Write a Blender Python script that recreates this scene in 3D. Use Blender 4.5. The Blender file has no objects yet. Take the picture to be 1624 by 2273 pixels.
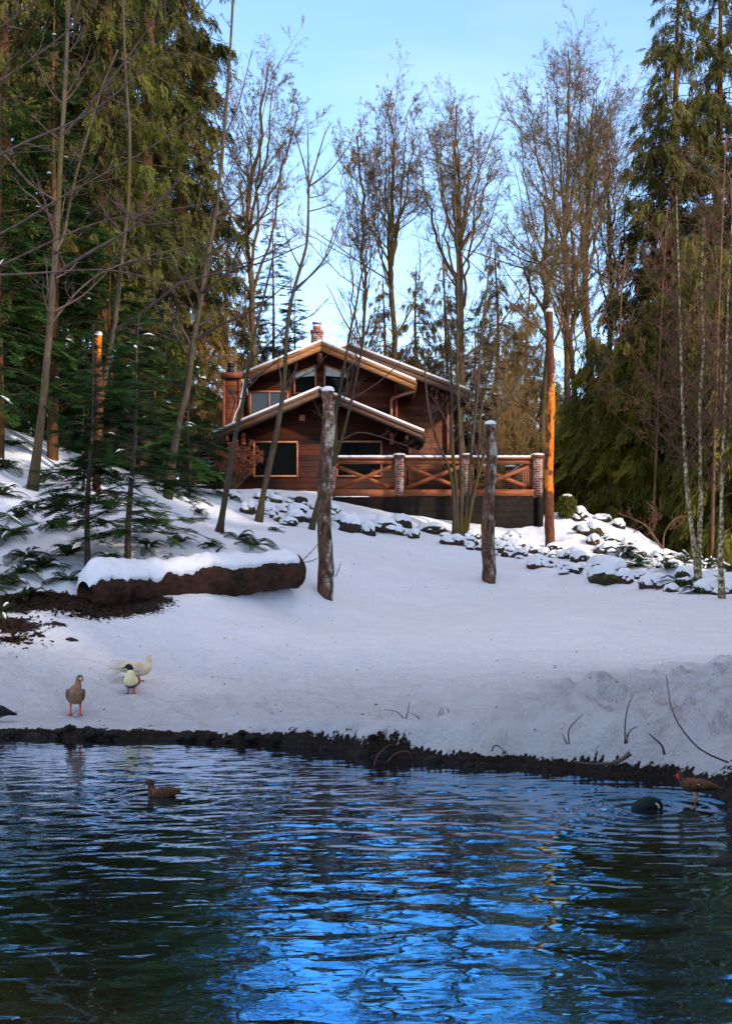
import bpy, bmesh, math, random
import numpy as np
from mathutils import Vector, Matrix, noise as mnoise
R = math.radians
sc = bpy.context.scene

# ------------------------------------------------------------------ camera
HC = 2.3125; FPX = 3200.0; UC = 812.0; VH = 1270.0      # photo measured at 1624 x 2273
cam_d = bpy.data.cameras.new('camera'); cam = bpy.data.objects.new('camera', cam_d)
sc.collection.objects.link(cam); sc.camera = cam
cam.location = (0, 0, HC); cam.rotation_euler = (R(90), 0, 0)
cam_d.sensor_fit = 'VERTICAL'; cam_d.sensor_height = 36.0; cam_d.lens = 36.0 * FPX / 2273.0
cam_d.shift_y = (VH - 2273 / 2) / 2273.0
cam_d.clip_start = 0.1; cam_d.clip_end = 2000
# ------------------------------------------------------------------ light
SUN_AZ = R(128); SUN_EL = R(30)                       # azimuth from +Y towards +X
sd = Vector((math.sin(SUN_AZ) * math.cos(SUN_EL), math.cos(SUN_AZ) * math.cos(SUN_EL), math.sin(SUN_EL)))
sun_d = bpy.data.lights.new('sun', 'SUN'); sun = bpy.data.objects.new('sun', sun_d); sc.collection.objects.link(sun)
sun_d.energy = 2.5; sun_d.angle = R(2.5); sun_d.color = (1.0, 0.83, 0.66)
sun.rotation_euler = sd.to_track_quat('Z', 'Y').to_euler()
world = bpy.data.worlds.new('World'); sc.world = world; world.use_nodes = True
wn = world.node_tree.nodes; wl = world.node_tree.links; wn.clear()
wo = wn.new('ShaderNodeOutputWorld'); wb = wn.new('ShaderNodeBackground'); sky = wn.new('ShaderNodeTexSky')
sky.sky_type = 'NISHITA'; sky.sun_disc = False; sky.sun_elevation = SUN_EL; sky.sun_rotation = SUN_AZ
sky.altitude = 300; sky.air_density = 1.0; sky.dust_density = 0.25; sky.ozone_density = 2.0
wb.inputs['Strength'].default_value = 0.15
tint = wn.new('ShaderNodeMix'); tint.data_type = 'RGBA'; tint.blend_type = 'MULTIPLY'; tint.inputs[0].default_value = 1.0
tint.inputs[7].default_value = (1.0, 1.075, 1.18, 1)
# faint high cloud
tc = wn.new('ShaderNodeTexCoord'); mp = wn.new('ShaderNodeMapping'); mp.inputs['Scale'].default_value = (1.2, 1.2, 5.0)
nz = wn.new('ShaderNodeTexNoise'); nz.inputs['Scale'].default_value = 2.6; nz.inputs['Detail'].default_value = 6
cr = wn.new('ShaderNodeValToRGB'); cr.color_ramp.elements[0].position = 0.48; cr.color_ramp.elements[1].position = 0.80
cr.color_ramp.elements[1].color = (0.22, 0.22, 0.22, 1)
cm = wn.new('ShaderNodeMix'); cm.data_type = 'RGBA'; cm.inputs[7].default_value = (5.2, 5.8, 6.6, 1)
wl.new(tc.outputs['Generated'], mp.inputs['Vector']); wl.new(mp.outputs[0], nz.inputs['Vector'])
wl.new(nz.outputs[0], cr.inputs[0]); wl.new(cr.outputs[0], cm.inputs[0])
# added unseen cloud overhead, neutralises and lifts the light on shaded snow
sx = wn.new('ShaderNodeSeparateXYZ'); wl.new(tc.outputs['Generated'], sx.inputs[0])
ov = wn.new('ShaderNodeMapRange'); ov.interpolation_type = 'SMOOTHSTEP'; ov.inputs['From Min'].default_value = .42; ov.inputs['From Max'].default_value = .72; wl.new(sx.outputs[2], ov.inputs['Value'])
cr2 = wn.new('ShaderNodeValToRGB'); cr2.color_ramp.elements[0].position = .36; cr2.color_ramp.elements[1].position = .54; wl.new(nz.outputs[0], cr2.inputs[0])
mu = wn.new('ShaderNodeMath'); mu.operation = 'MULTIPLY'; wl.new(ov.outputs[0], mu.inputs[0]); wl.new(cr2.outputs[0], mu.inputs[1])
cm2 = wn.new('ShaderNodeMix'); cm2.data_type = 'RGBA'; cm2.inputs[7].default_value = (3.9, 3.5, 3.4, 1); wl.new(mu.outputs[0], cm2.inputs[0])
wl.new(sky.outputs[0], tint.inputs[6]); wl.new(tint.outputs[2], cm.inputs[6]); wl.new(cm.outputs[2], cm2.inputs[6]); wl.new(cm2.outputs[2], wb.inputs['Color'])
wl.new(wb.outputs[0], wo.inputs[0])
sc.view_settings.view_transform = 'Standard'; sc.view_settings.look = 'None'
sc.view_settings.exposure = 1.06; sc.view_settings.gamma = 1.0
sc.cycles.max_bounces = 6; sc.cycles.transparent_max_bounces = 6
sc.cycles.caustics_reflective = False; sc.cycles.caustics_refractive = False

def P(U, V, Y): return np.array([(U - UC) * Y / FPX, Y, HC + (VH - V) * Y / FPX])

# ------------------------------------------------------------------ materials
def lin(c): return tuple(((v / 255) / 12.92 if v <= 10 else ((v / 255 + .055) / 1.055) ** 2.4) for v in c) + (1,)
class NT:
    def __init__(s, name):
        s.m = bpy.data.materials.new(name); s.m.use_nodes = True; s.n = s.m.node_tree.nodes; s.l = s.m.node_tree.links
        s.b = s.n['Principled BSDF']; s.out = s.n['Material Output']
    def set(s, node, key, v):
        i = node.inputs[key]
        if hasattr(v, 'is_output') or isinstance(v, bpy.types.NodeSocket): s.l.new(v, i)
        else: i.default_value = v
    def coord(s, scale=(1, 1, 1), kind='Object', loc=(0, 0, 0)):
        t = s.n.new('ShaderNodeTexCoord'); m = s.n.new('ShaderNodeMapping'); m.inputs['Scale'].default_value = scale
        m.inputs['Location'].default_value = loc
        s.l.new(t.outputs[kind], m.inputs[0]); return m.outputs[0]
    def noise(s, vec, scale, detail=4, rough=.55, dist=0.0):
        t = s.n.new('ShaderNodeTexNoise'); t.inputs['Scale'].default_value = scale; t.inputs['Detail'].default_value = detail
        t.inputs['Roughness'].default_value = rough; t.inputs['Distortion'].default_value = dist
        s.l.new(vec, t.inputs['Vector']); return t.outputs[0]
    def ramp(s, fac, stops, interp='LINEAR'):
        r = s.n.new('ShaderNodeValToRGB'); r.color_ramp.interpolation = interp
        e = r.color_ramp.elements
        while len(e) < len(stops): e.new(0.5)
        for k, (p, c) in enumerate(stops):
            e[k].position = p; e[k].color = c if len(c) == 4 else tuple(c) + (1,)
        s.l.new(fac, r.inputs[0]); return r.outputs[0]
    def step(s, fac, a, b): return s.ramp(fac, [(a, (0, 0, 0, 1)), (b, (1, 1, 1, 1))])
    def mix(s, fac, a, b, mode='MIX'):
        m = s.n.new('ShaderNodeMix'); m.data_type = 'RGBA'; m.blend_type = mode
        s.set(m, 0, fac); s.set(m, 6, a); s.set(m, 7, b); return m.outputs[2]
    def math(s, op, a, b=0.0, c=None):
        m = s.n.new('ShaderNodeMath'); m.operation = op; s.set(m, 0, a); s.set(m, 1, b)
        if c is not None: s.set(m, 2, c)
        return m.outputs[0]
    def bump(s, h, strength=.5, dist=.02, normal=None):
        b = s.n.new('ShaderNodeBump'); b.inputs['Strength'].default_value = strength; b.inputs['Distance'].default_value = dist
        s.l.new(h, b.inputs['Height'])
        if normal is not None: s.l.new(normal, b.inputs['Normal'])
        s.l.new(b.outputs[0], s.b.inputs['Normal']); return b.outputs[0]
    def done(s, col=None, rough=.8, spec=.3):
        if col is not None: s.set(s.b, 'Base Color', col)
        s.set(s.b, 'Roughness', rough); s.b.inputs['Specular IOR Level'].default_value = spec
        return s.m
def simple(name, c1, c2=None, scale=6, rough=.7, stretch=(1, 1, 1), bump=.3, dist=.01, spec=.3, metal=0):
    t = NT(name); v = t.coord(stretch); n = t.noise(v, scale, 5)
    col = t.ramp(n, [(.3, lin(c1)), (.7, lin(c2 or c1))]); t.bump(n, bump, dist)
    t.b.inputs['Metallic'].default_value = metal
    return t.done(col, rough, spec)

def mk_siding(name, dark, midc, light, plank=.19, lap=False):
    t = NT(name); v = t.coord(); sp = t.n.new('ShaderNodeSeparateXYZ'); t.l.new(v, sp.inputs[0])
    q = t.math('DIVIDE', sp.outputs[2], plank); fr = t.math('FRACT', q); fl = t.math('FLOOR', q)
    wnz = t.n.new('ShaderNodeTexWhiteNoise'); wnz.noise_dimensions = '1D'; t.l.new(fl, wnz.inputs['W'])
    grain = t.noise(t.coord((1.2, 1.2, 14)), 2.5, 6, .6, .4)
    blot = t.noise(t.coord((.5, .5, 1)), 1.6, 4)
    f = t.math('ADD', t.math('MULTIPLY', grain, .5), t.math('MULTIPLY', wnz.outputs[0], .3))
    f = t.math('ADD', f, t.math('MULTIPLY', t.math('SUBTRACT', blot, .5), 1.0))
    col = t.ramp(f, [(.15, lin(dark)), (.42, lin(midc)), (.78, lin(light))])
    gap = t.ramp(fr, [(0, (0, 0, 0, 1)), (.10, (1, 1, 1, 1)), (1, (1, 1, 1, 1))])
    col = t.mix(t.math('MULTIPLY', t.math('SUBTRACT', 1.0, gap), .75), col, lin((14, 8, 6)))
    h = t.math('MULTIPLY', gap, 1.0)
    if lap: h = t.math('SUBTRACT', 1.0, fr)
    h = t.math('ADD', h, t.math('MULTIPLY', grain, .25))
    t.bump(h, .9, .035 if lap else .015); return t.done(col, .65, .25)

def mk_brick(name, c1, c2, mortar, w=.22, h=.075, m=.012, dirt=None):
    t = NT(name); v = t.coord(); sp = t.n.new('ShaderNodeSeparateXYZ'); t.l.new(v, sp.inputs[0])
    cb = t.n.new('ShaderNodeCombineXYZ'); t.l.new(t.math('ADD', sp.outputs[0], sp.outputs[1]), cb.inputs[0]); t.l.new(sp.outputs[2], cb.inputs[1])
    br = t.n.new('ShaderNodeTexBrick'); t.l.new(cb.outputs[0], br.inputs[0]); br.inputs['Scale'].default_value = 1
    br.inputs['Brick Width'].default_value = w; br.inputs['Row Height'].default_value = h; br.inputs['Mortar Size'].default_value = m
    br.inputs['Color1'].default_value = lin(c1); br.inputs['Color2'].default_value = lin(c2); br.inputs['Mortar'].default_value = lin(mortar)
    n = t.noise(v, 5, 6, .65)
    col = t.mix(t.step(n, .50, .66), br.outputs[0], lin(dirt or mortar))
    hh = t.math('ADD', t.math('MULTIPLY', t.math('SUBTRACT', 1.0, br.outputs[1]), 1.0), t.math('MULTIPLY', n, .6))
    t.bump(hh, .6, .012); return t.done(col, .85, .2)

def mk_bark(name, c1, c2, lichen=None, lf=(.55, .62), moss=None, scale=6, stretch=(1, 1, .25), bump=.9, ls=7.):
    t = NT(name); v = t.coord(stretch); n = t.noise(v, scale, 6, .65, .6)
    col = t.ramp(n, [(.32, lin(c1)), (.68, lin(c2))])
    if moss is not None:
        n3 = t.noise(t.coord((1, 1, .5), loc=(5, 3, 1)), 1.3, 4); col = t.mix(t.step(n3, .50, .62), col, lin(moss))
    if lichen is not None:
        n2 = t.noise(t.coord((1, 1, .7), loc=(1, 2, 3)), ls, 5, .7); col = t.mix(t.step(n2, *lf), col, lin(lichen))
    t.bump(n, bump, .03); return t.done(col, .85, .2)

def mk_leaf(name, stops, scale=.9, trans=.25):
    t = NT(name); v = t.coord(); n = t.noise(v, scale, 3, .6); n2 = t.noise(v, 9, 2)
    f = t.math('ADD', t.math('MULTIPLY', n, .75), t.math('MULTIPLY', n2, .25))
    col = t.ramp(f, [(p, lin(c)) for p, c in stops]); t.done(col, .6, .15)
    tr = t.n.new('ShaderNodeBsdfTranslucent'); t.l.new(col, tr.inputs[0]); mx = t.n.new('ShaderNodeMixShader'); mx.inputs[0].default_value = trans
    t.l.new(t.b.outputs[0], mx.inputs[1]); t.l.new(tr.outputs[0], mx.inputs[2]); t.l.new(mx.outputs[0], t.out.inputs[0])
    return t.m

def mk_snow(name='snow_material'):
    t = NT(name); v = t.coord(); n = t.noise(v, 3.5, 8, .6); n2 = t.noise(v, 22, 4)
    col = t.ramp(n, [(.3, (.80, .82, .88, 1)), (.7, (.88, .885, .91, 1))])
    t.bump(t.math('ADD', n, t.math('MULTIPLY', n2, .25)), .5, .05); return t.done(col, .7, .2)

def mk_ground():
    t = NT('ground_material'); at = t.n.new('ShaderNodeAttribute'); at.attribute_name = 'snow'
    v = t.coord(); n = t.noise(v, 2.2, 8, .62); n2 = t.noise(v, 12, 6, .65); n3 = t.noise(v, 45, 3)
    at2 = t.n.new('ShaderNodeAttribute'); at2.attribute_name = 'lumpy'
    snow = t.ramp(n, [(.3, (.79, .81, .885, 1)), (.7, (.87, .875, .905, 1))])
    snow = t.mix(t.math('MULTIPLY', t.step(n2, .58, .72), at2.outputs[2]), snow, (.80, .79, .79, 1))
    n4 = t.noise(v, 28, 5, .7)
    soil = t.ramp(n4, [(.3, lin((12, 10, 9))), (.5, lin((34, 26, 20))), (.62, lin((62, 40, 26))), (.72, lin((96, 86, 80)))])
    f = t.math('ADD', at.outputs[2], t.math('MULTIPLY', t.math('SUBTRACT', n2, .5), 1.5))
    m = t.step(f, .47, .53); col = t.mix(m, soil, snow)
    h = t.math('ADD', t.math('MULTIPLY', n, .4), t.math('MULTIPLY', n2, t.math('ADD', t.math('MULTIPLY', at2.outputs[2], 1.4), .24)))
    h = t.math('ADD', h, t.math('MULTIPLY', m, .25)); h = t.math('ADD', h, t.math('MULTIPLY', n3, t.math('ADD', t.math('MULTIPLY', at2.outputs[2], .22), .05)))
    t.bump(h, 1.0, .20); return t.done(col, .75, .2)

RING = (2.754, 14.1)
def mk_water():
    t = NT('water_material'); v = t.coord()
    a = t.noise(t.coord((.55, 1.35, 1)), 2.6, 3, .5, .5)
    b = t.noise(t.coord((1.0, 1.5, 1), loc=(3, 1, 0)), 1.0, 2, .5, .6)
    c = t.noise(t.coord((.6, 1.3, 1), loc=(8, 1, 0)), 8.0, 2, .5, .3)
    sp = t.n.new('ShaderNodeSeparateXYZ'); t.l.new(v, sp.inputs[0])
    dx = t.math('SUBTRACT', sp.outputs[0], RING[0]); dy = t.math('SUBTRACT', sp.outputs[1], RING[1])
    r = t.math('SQRT', t.math('ADD', t.math('MULTIPLY', dx, dx), t.math('MULTIPLY', dy, dy)))
    ring = t.math('MULTIPLY', t.math('SINE', t.math('MULTIPLY', r, 24.0)), t.math('EXPONENT', t.math('MULTIPLY', r, -1.5)))
    h = t.math('ADD', t.math('MULTIPLY', a, .10), t.math('MULTIPLY', c, .05))
    bp = t.n.new('ShaderNodeBump'); bp.inputs['Strength'].default_value = 1.0; bp.inputs['Distance'].default_value = .038
    t.l.new(h, bp.inputs['Height'])
    fr = t.n.new('ShaderNodeFresnel'); fr.inputs['IOR'].default_value = 1.6; t.l.new(bp.outputs[0], fr.inputs['Normal'])
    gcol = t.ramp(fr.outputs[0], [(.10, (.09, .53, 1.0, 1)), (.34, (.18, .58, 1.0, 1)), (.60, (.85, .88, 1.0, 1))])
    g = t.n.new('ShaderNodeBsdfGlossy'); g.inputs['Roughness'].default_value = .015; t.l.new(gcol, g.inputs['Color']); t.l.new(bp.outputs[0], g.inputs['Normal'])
    d = t.n.new('ShaderNodeBsdfDiffuse'); d.inputs['Color'].default_value = (.030, .018, .006, 1)
    mx = t.n.new('ShaderNodeMixShader')
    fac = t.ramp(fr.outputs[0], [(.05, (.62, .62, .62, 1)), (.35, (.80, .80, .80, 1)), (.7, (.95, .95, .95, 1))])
    t.l.new(fac, mx.inputs[0]); t.l.new(d.outputs[0], mx.inputs[1]); t.l.new(g.outputs[0], mx.inputs[2]); t.l.new(mx.outputs[0], t.out.inputs[0])
    return t.m

def mk_rock(name, c1, c2, moss, mf):
    t = NT(name); v = t.coord(); n = t.noise(v, 3, 7, .65); col = t.ramp(n, [(.3, lin(c1)), (.7, lin(c2))])
    g = t.n.new('ShaderNodeNewGeometry'); sp = t.n.new('ShaderNodeSeparateXYZ'); t.l.new(g.outputs['Normal'], sp.inputs[0])
    n2 = t.noise(v, 4, 5); f = t.math('ADD', t.math('MULTIPLY', sp.outputs[2], .35), n2)
    mcol = t.ramp(t.noise(v, 25, 3), [(.3, lin((24, 28, 10))), (.7, lin(moss))])
    col = t.mix(t.step(f, mf, mf + .1), col, mcol); t.bump(n, .8, .05); return t.done(col, .85, .25)

M = {}
M['snow'] = mk_snow(); M['ground'] = mk_ground(); M['water'] = mk_water()
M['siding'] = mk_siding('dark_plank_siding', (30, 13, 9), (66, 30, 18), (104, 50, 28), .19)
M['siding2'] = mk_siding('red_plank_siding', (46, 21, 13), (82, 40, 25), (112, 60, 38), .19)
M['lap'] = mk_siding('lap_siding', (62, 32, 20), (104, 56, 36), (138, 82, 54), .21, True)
M['fascia'] = simple('fascia_wood', (112, 72, 42), (164, 112, 70), 2, .6, (1, 1, 12))
M['fasciadark'] = simple('weathered_fascia', (70, 48, 38), (112, 82, 64), 2, .7, (1, 1, 12))
M['beam'] = simple('cedar_beam', (112, 58, 30), (162, 92, 52), 3, .6, (1, 1, 8))
M['beamdark'] = simple('dark_beam', (44, 22, 15), (78, 40, 26), 3, .7, (1, 1, 5))
M['trimred'] = simple('corner_trim', (92, 46, 27), (126, 68, 42), 4)
M['roof'] = simple('roof_shingle', (40, 34, 30), (64, 56, 50), 12)
M['pipe'] = simple('downspout_paint', (128, 84, 66), (152, 104, 84), 3, .5)
M['darkmetal'] = simple('dark_metal', (36, 34, 34), (70, 66, 64), 6, .35, metal=.8)
M['metal'] = simple('pale_metal', (170, 172, 176), (210, 212, 214), 6, .35, metal=.6)
M['white'] = simple('white_paint', (214, 212, 206), (235, 234, 230), 6, .5)
M['blind'] = simple('white_blind', (170, 180, 176), (196, 204, 200), 30, .8, (1, 1, 1))
M['brick'] = mk_brick('old_brick', (128, 62, 50), (86, 44, 38), (150, 132, 122), .21, .075, .012, (176, 156, 146))
M['block'] = mk_brick('dark_block_wall', (30, 22, 17), (24, 18, 14), (17, 13, 11), .42, .2, .012, (36, 33, 22))
M['clay'] = simple('clay_flue', (160, 84, 56), (190, 104, 72), 6)
M['copper'] = simple('copper_lantern', (176, 88, 56), (214, 116, 78), 8, .4)
g = NT('window_glass'); g.b.inputs['Base Color'].default_value = (.003, .003, .0035, 1); g.b.inputs['Roughness'].default_value = .06
g.b.inputs['Specular IOR Level'].default_value = .02; M['glass'] = g.m
g = NT('curtained_glass'); g.b.inputs['Base Color'].default_value = (.035, .042, .05, 1); g.b.inputs['Roughness'].default_value = .15; M['glass2'] = g.m
M['frame'] = simple('window_trim', (150, 96, 66), (186, 126, 90), 5)
M['sapling'] = mk_bark('sapling_bark', (52, 43, 36), (94, 80, 66), (126, 120, 106), (.64, .72), moss=(74, 66, 34), scale=8)
M['twig'] = simple('twig_bark', (52, 42, 40), (92, 74, 66), 4)
M['twigred'] = simple('red_twig', (74, 50, 38), (122, 82, 58), 3)
M['twigred2'] = simple('yellow_twig', (110, 88, 48), (160, 128, 74), 3)
M['maple'] = mk_bark('mossy_bark', (52, 38, 28), (108, 80, 56), (140, 128, 96), (.60, .70), moss=(66, 60, 22), scale=4)
M['mapletwig'] = mk_bark('mossy_twig', (74, 58, 44), (128, 102, 74), moss=(92, 86, 40), scale=2)
M['birch'] = mk_bark('lichen_bark', (84, 66, 44), (124, 100, 70), (196, 186, 150), (.50, .56), scale=9, ls=16)
M['fartrunk'] = mk_bark('reddish_bark', (66, 40, 26), (126, 78, 48), scale=5, moss=(60, 56, 24))
M['cedar'] = mk_leaf('cedar_foliage', [(.3, (40, 42, 17)), (.5, (74, 72, 29)), (.7, (112, 102, 46))])
M['cedargreen'] = mk_leaf('dark_cedar_foliage', [(.3, (40, 46, 18)), (.5, (72, 78, 28)), (.7, (112, 110, 42))])
M['cedarfar'] = mk_leaf('far_foliage', [(.3, (66, 58, 26)), (.5, (118, 92, 42)), (.7, (160, 122, 58))])
M['lowcedar'] = mk_leaf('olive_cedar_foliage', [(.3, (56, 58, 20)), (.5, (100, 98, 36)), (.7, (146, 134, 54))], trans=.35)
M['fir'] = mk_leaf('fir_needles', [(.3, (26, 44, 20)), (.5, (42, 70, 30)), (.7, (70, 100, 46))])
M['spruce'] = mk_leaf('spruce_needles', [(.3, (22, 42, 34)), (.5, (34, 62, 50)), (.7, (54, 84, 62))])
M['fern'] = mk_leaf('fern_frond', [(.3, (26, 42, 18)), (.5, (44, 62, 28)), (.7, (72, 84, 42))], 3)
M['boxwood'] = mk_leaf('boxwood_leaf', [(.3, (54, 62, 20)), (.5, (98, 100, 40)), (.7, (150, 142, 66))], 5)
M['dried'] = mk_leaf('dried_flower', [(.3, (92, 50, 36)), (.5, (134, 78, 56)), (.7, (176, 112, 80))], 4)
M['litter'] = mk_leaf('dead_leaf', [(.3, (30, 19, 14)), (.5, (56, 34, 23)), (.7, (96, 62, 40))], 5)
M['rotlog'] = mk_bark('rotten_log_bark', (20, 14, 12), (76, 48, 35), None, scale=5, stretch=(.35, 1, 1), bump=1.0)
M['wetrock'] = mk_rock('wet_rock', (5, 4, 4), (24, 20, 18), (40, 40, 20), .95); M['wetrock'].node_tree.nodes['Principled BSDF'].inputs['Roughness'].default_value = .7
M['rocks'] = [mk_rock('dark_rock', (28, 22, 19), (66, 54, 47), (88, 88, 30), .70), mk_rock('brown_rock', (44, 27, 21), (90, 60, 48), (90, 88, 32), .78),
              mk_rock('mossy_rock', (30, 24, 20), (62, 52, 42), (104, 102, 36), .50)]

# ------------------------------------------------------------------ mesh builder
class MB:
    def __init__(s): s.v = []; s.q = []; s.t = []; s.n = 0; s.qm = []; s.tm = []
    def add(s, v, q=None, t=None, m=0):
        v = np.asarray(v, dtype=np.float64).reshape(-1, 3)
        if q is not None and len(q):
            q = np.asarray(q).reshape(-1, 4); s.q.append(q + s.n); s.qm.append(np.full(len(q), m))
        if t is not None and len(t):
            t = np.asarray(t).reshape(-1, 3); s.t.append(t + s.n); s.tm.append(np.full(len(t), m))
        s.v.append(v); s.n += len(v)
    def box(s, x0, x1, y0, y1, z0, z1, m=0):
        v = [(x, y, z) for z in (z0, z1) for y in (y0, y1) for x in (x0, x1)]
        s.add(v, [(0, 2, 3, 1), (4, 5, 7, 6), (0, 1, 5, 4), (2, 6, 7, 3), (0, 4, 6, 2), (1, 3, 7, 5)], m=m)
    def prism(s, pts, y0, y1, m=0):     # convex/simple polygon in XZ extruded along y (triangulated fan)
        n = len(pts); v = [(x, y0, z) for x, z in pts] + [(x, y1, z) for x, z in pts]
        s.add(v, q=[(i, (i + 1) % n, n + (i + 1) % n, n + i) for i in range(n)],
              t=[(0, i + 1, i) for i in range(1, n - 1)] + [(n, n + i, n + i + 1) for i in range(1, n - 1)], m=m)
    def bar(s, a, b, w, h, m=0, up=(0, 0, 1)):   # rectangular bar between two points
        a = Vector(a); b = Vector(b); d = (b - a).normalized(); u = Vector(up)
        sd_ = d.cross(u); sd_ = sd_.normalized() if sd_.length > 1e-4 else Vector((1, 0, 0)); u2 = sd_.cross(d)
        v = []
        for p in (a, b):
            for i, j in ((-1, -1), (1, -1), (1, 1), (-1, 1)): v.append(p + sd_ * (i * w / 2) + u2 * (j * h / 2))
        s.add([tuple(p) for p in v], [(0, 1, 2, 3), (7, 6, 5, 4), (0, 4, 5, 1), (1, 5, 6, 2), (2, 6, 7, 3), (3, 7, 4, 0)], m=m)
    def tubes(s, Pt, Rd, sides=5, m=0, cap=False):
        Pt = np.asarray(Pt, float); Rd = np.asarray(Rd, float)
        if Pt.ndim == 2: Pt = Pt[None]; Rd = Rd[None]
        B, n, _ = Pt.shape
        T = np.gradient(Pt, axis=1); T /= np.linalg.norm(T, axis=2, keepdims=True) + 1e-9
        T0 = T.mean(axis=1, keepdims=True)
        ref = np.where(np.abs(T0[..., 2:3]) > .75, np.array([[[1., 0.13, 0]]]), np.array([[[0, 0.07, 1.]]]))
        ref = np.broadcast_to(ref, T.shape)
        A = np.cross(T, ref); A /= np.linalg.norm(A, axis=2, keepdims=True) + 1e-9; Bn = np.cross(T, A)
        th = np.arange(sides) * 2 * np.pi / sides
        V = Pt[:, :, None] + Rd[:, :, None, None] * (np.cos(th)[None, None, :, None] * A[:, :, None] + np.sin(th)[None, None, :, None] * Bn[:, :, None])
        idx = np.arange(B * n * sides).reshape(B, n, sides); nx = np.roll(idx, -1, axis=2)
        q = np.stack([idx[:, :-1], nx[:, :-1], nx[:, 1:], idx[:, 1:]], -1).reshape(-1, 4)
        tt = []
        if cap:
            for e in (0, -1):
                for k in range(1, sides - 1):
                    a, b, c = idx[:, e, 0], idx[:, e, k], idx[:, e, k + 1]
                    tt.append(np.stack([a, c, b] if e == 0 else [a, b, c], -1))
            tt = np.concatenate(tt)
        s.add(V.reshape(-1, 3), q, tt if cap else None, m)
    def build(s, name, mats, parent=None, origin=None, smooth=False):
        o3 = np.array(origin if origin is not None else (parent['_o'] if parent is not None else (0, 0, 0)), float)
        V = np.concatenate(s.v) - o3
        Q = np.concatenate(s.q) if s.q else np.zeros((0, 4), int); T = np.concatenate(s.t) if s.t else np.zeros((0, 3), int)
        me = bpy.data.meshes.new(name)
        me.vertices.add(len(V)); me.vertices.foreach_set('co', V.astype(np.float32).ravel())
        L = np.concatenate([Q.ravel(), T.ravel()]).astype(np.int32)
        me.loops.add(len(L)); me.loops.foreach_set('vertex_index', L)
        ns = np.concatenate([np.full(len(Q), 4), np.full(len(T), 3)]).astype(np.int32)
        st = np.concatenate([[0], np.cumsum(ns)[:-1]]).astype(np.int32)
        me.polygons.add(len(ns)); me.polygons.foreach_set('loop_start', st)
        me.polygons.foreach_set('material_index', np.concatenate(s.qm + s.tm).astype(np.int32))
        me.update(calc_edges=True)
        if smooth: me.polygons.foreach_set('use_smooth', np.ones(len(ns), bool))
        for m in (mats if isinstance(mats, (list, tuple)) else [mats]): me.materials.append(m)
        ob = bpy.data.objects.new(name, me); sc.collection.objects.link(ob)
        if parent is not None: ob.parent = parent; 
        else: ob.location = o3
        return ob
def tag(o, label=None, cat=None, group=None, kind=None):
    if label: o['label'] = label
    if cat: o['category'] = cat
    if group: o['group'] = group
    if kind: o['kind'] = kind
    return o
roots = []
def root(name, loc, label, cat, group=None):
    o = bpy.data.objects.new(name, None); sc.collection.objects.link(o); o.location = tuple(float(a) for a in loc); o.empty_display_size = .3
    o['_o'] = [float(a) for a in loc]; roots.append(o); return tag(o, label, cat, group)
def copy_tree(o, loc, rz=0, s=1.0, label=None, group=None, sz=None):
    c = o.copy(); sc.collection.objects.link(c); c.location = tuple(float(a) for a in loc); c.rotation_euler = (0, 0, rz); c.scale = (s, s, sz or s)
    if label: c['label'] = label
    if group: c['group'] = group
    for ch in o.children:
        d = ch.copy(); sc.collection.objects.link(d); d.parent = c
        for gch in ch.children:
            e = gch.copy(); sc.collection.objects.link(e); e.parent = d
    return c
def smoothstep(a, b, x):
    t = np.clip((x - a) / (b - a), 0, 1); return t * t * (3 - 2 * t)
def resample(pts, n):      # Catmull-Rom through points (k,3) -> (n,3)
    p = np.asarray(pts, float)
    if len(p) == 2: return p[0] + (p[1] - p[0]) * np.linspace(0, 1, n)[:, None]
    q = np.vstack([2 * p[0] - p[1], p, 2 * p[-1] - p[-2]]); u = np.linspace(0, len(p) - 1 - 1e-6, n); i = u.astype(int); t = (u - i)[:, None]
    a, b, c, d = q[i], q[i + 1], q[i + 2], q[i + 3]
    return .5 * (2 * b + (c - a) * t + (2 * a - 5 * b + 4 * c - d) * t ** 2 + (-a + 3 * b - 3 * c + d) * t ** 3)

# ------------------------------------------------------------------ terrain
_rn = np.random.RandomState(7); _lat = _rn.rand(256, 256)
def vnoise(x, y):
    xi = np.floor(x).astype(int); yi = np.floor(y).astype(int); fx = x - xi; fy = y - yi
    fx = fx * fx * (3 - 2 * fx); fy = fy * fy * (3 - 2 * fy)
    g_ = lambda a, b: _lat[a % 256, b % 256]
    return (g_(xi, yi) * (1 - fx) + g_(xi + 1, yi) * fx) * (1 - fy) + (g_(xi, yi + 1) * (1 - fx) + g_(xi + 1, yi + 1) * fx) * fy - .5
def fbm(x, y, o=4):
    s = 0; a = 1
    for k in range(o): s = s + a * vnoise(x * 2 ** k + 17 * k, y * 2 ** k + 9 * k); a *= .5
    return s
SH = [(-1400, 20.5), (-600, 20.6), (0, 20.0), (120, 20.1), (250, 19.8), (380, 19.7), (500, 19.3), (580, 19.2), (650, 18.6), (760, 18.0), (800, 17.4), (870, 17.3), (940, 16.7),
      (1050, 16.3), (1130, 16.15), (1200, 15.7), (1260, 15.7), (1320, 15.3), (1450, 15.0), (1520, 14.4), (1575, 13.7), (1600, 12.6), (1580, 11.6), (1552, 10.5), (1565, 9.8), (1640, 9.1)]
SH = [(u, HC * FPX / (1368 + 5440 / y - VH)) for u, y in SH]
shore = [((u - UC) * y / FPX, y) for u, y in SH] + [(3.2, 8.2), (4.0, 5.0), (3.8, 3.0), (2.0, 2.3), (-4, 2.0), (-14, 2.4)]
shore = np.array(shore)
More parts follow.
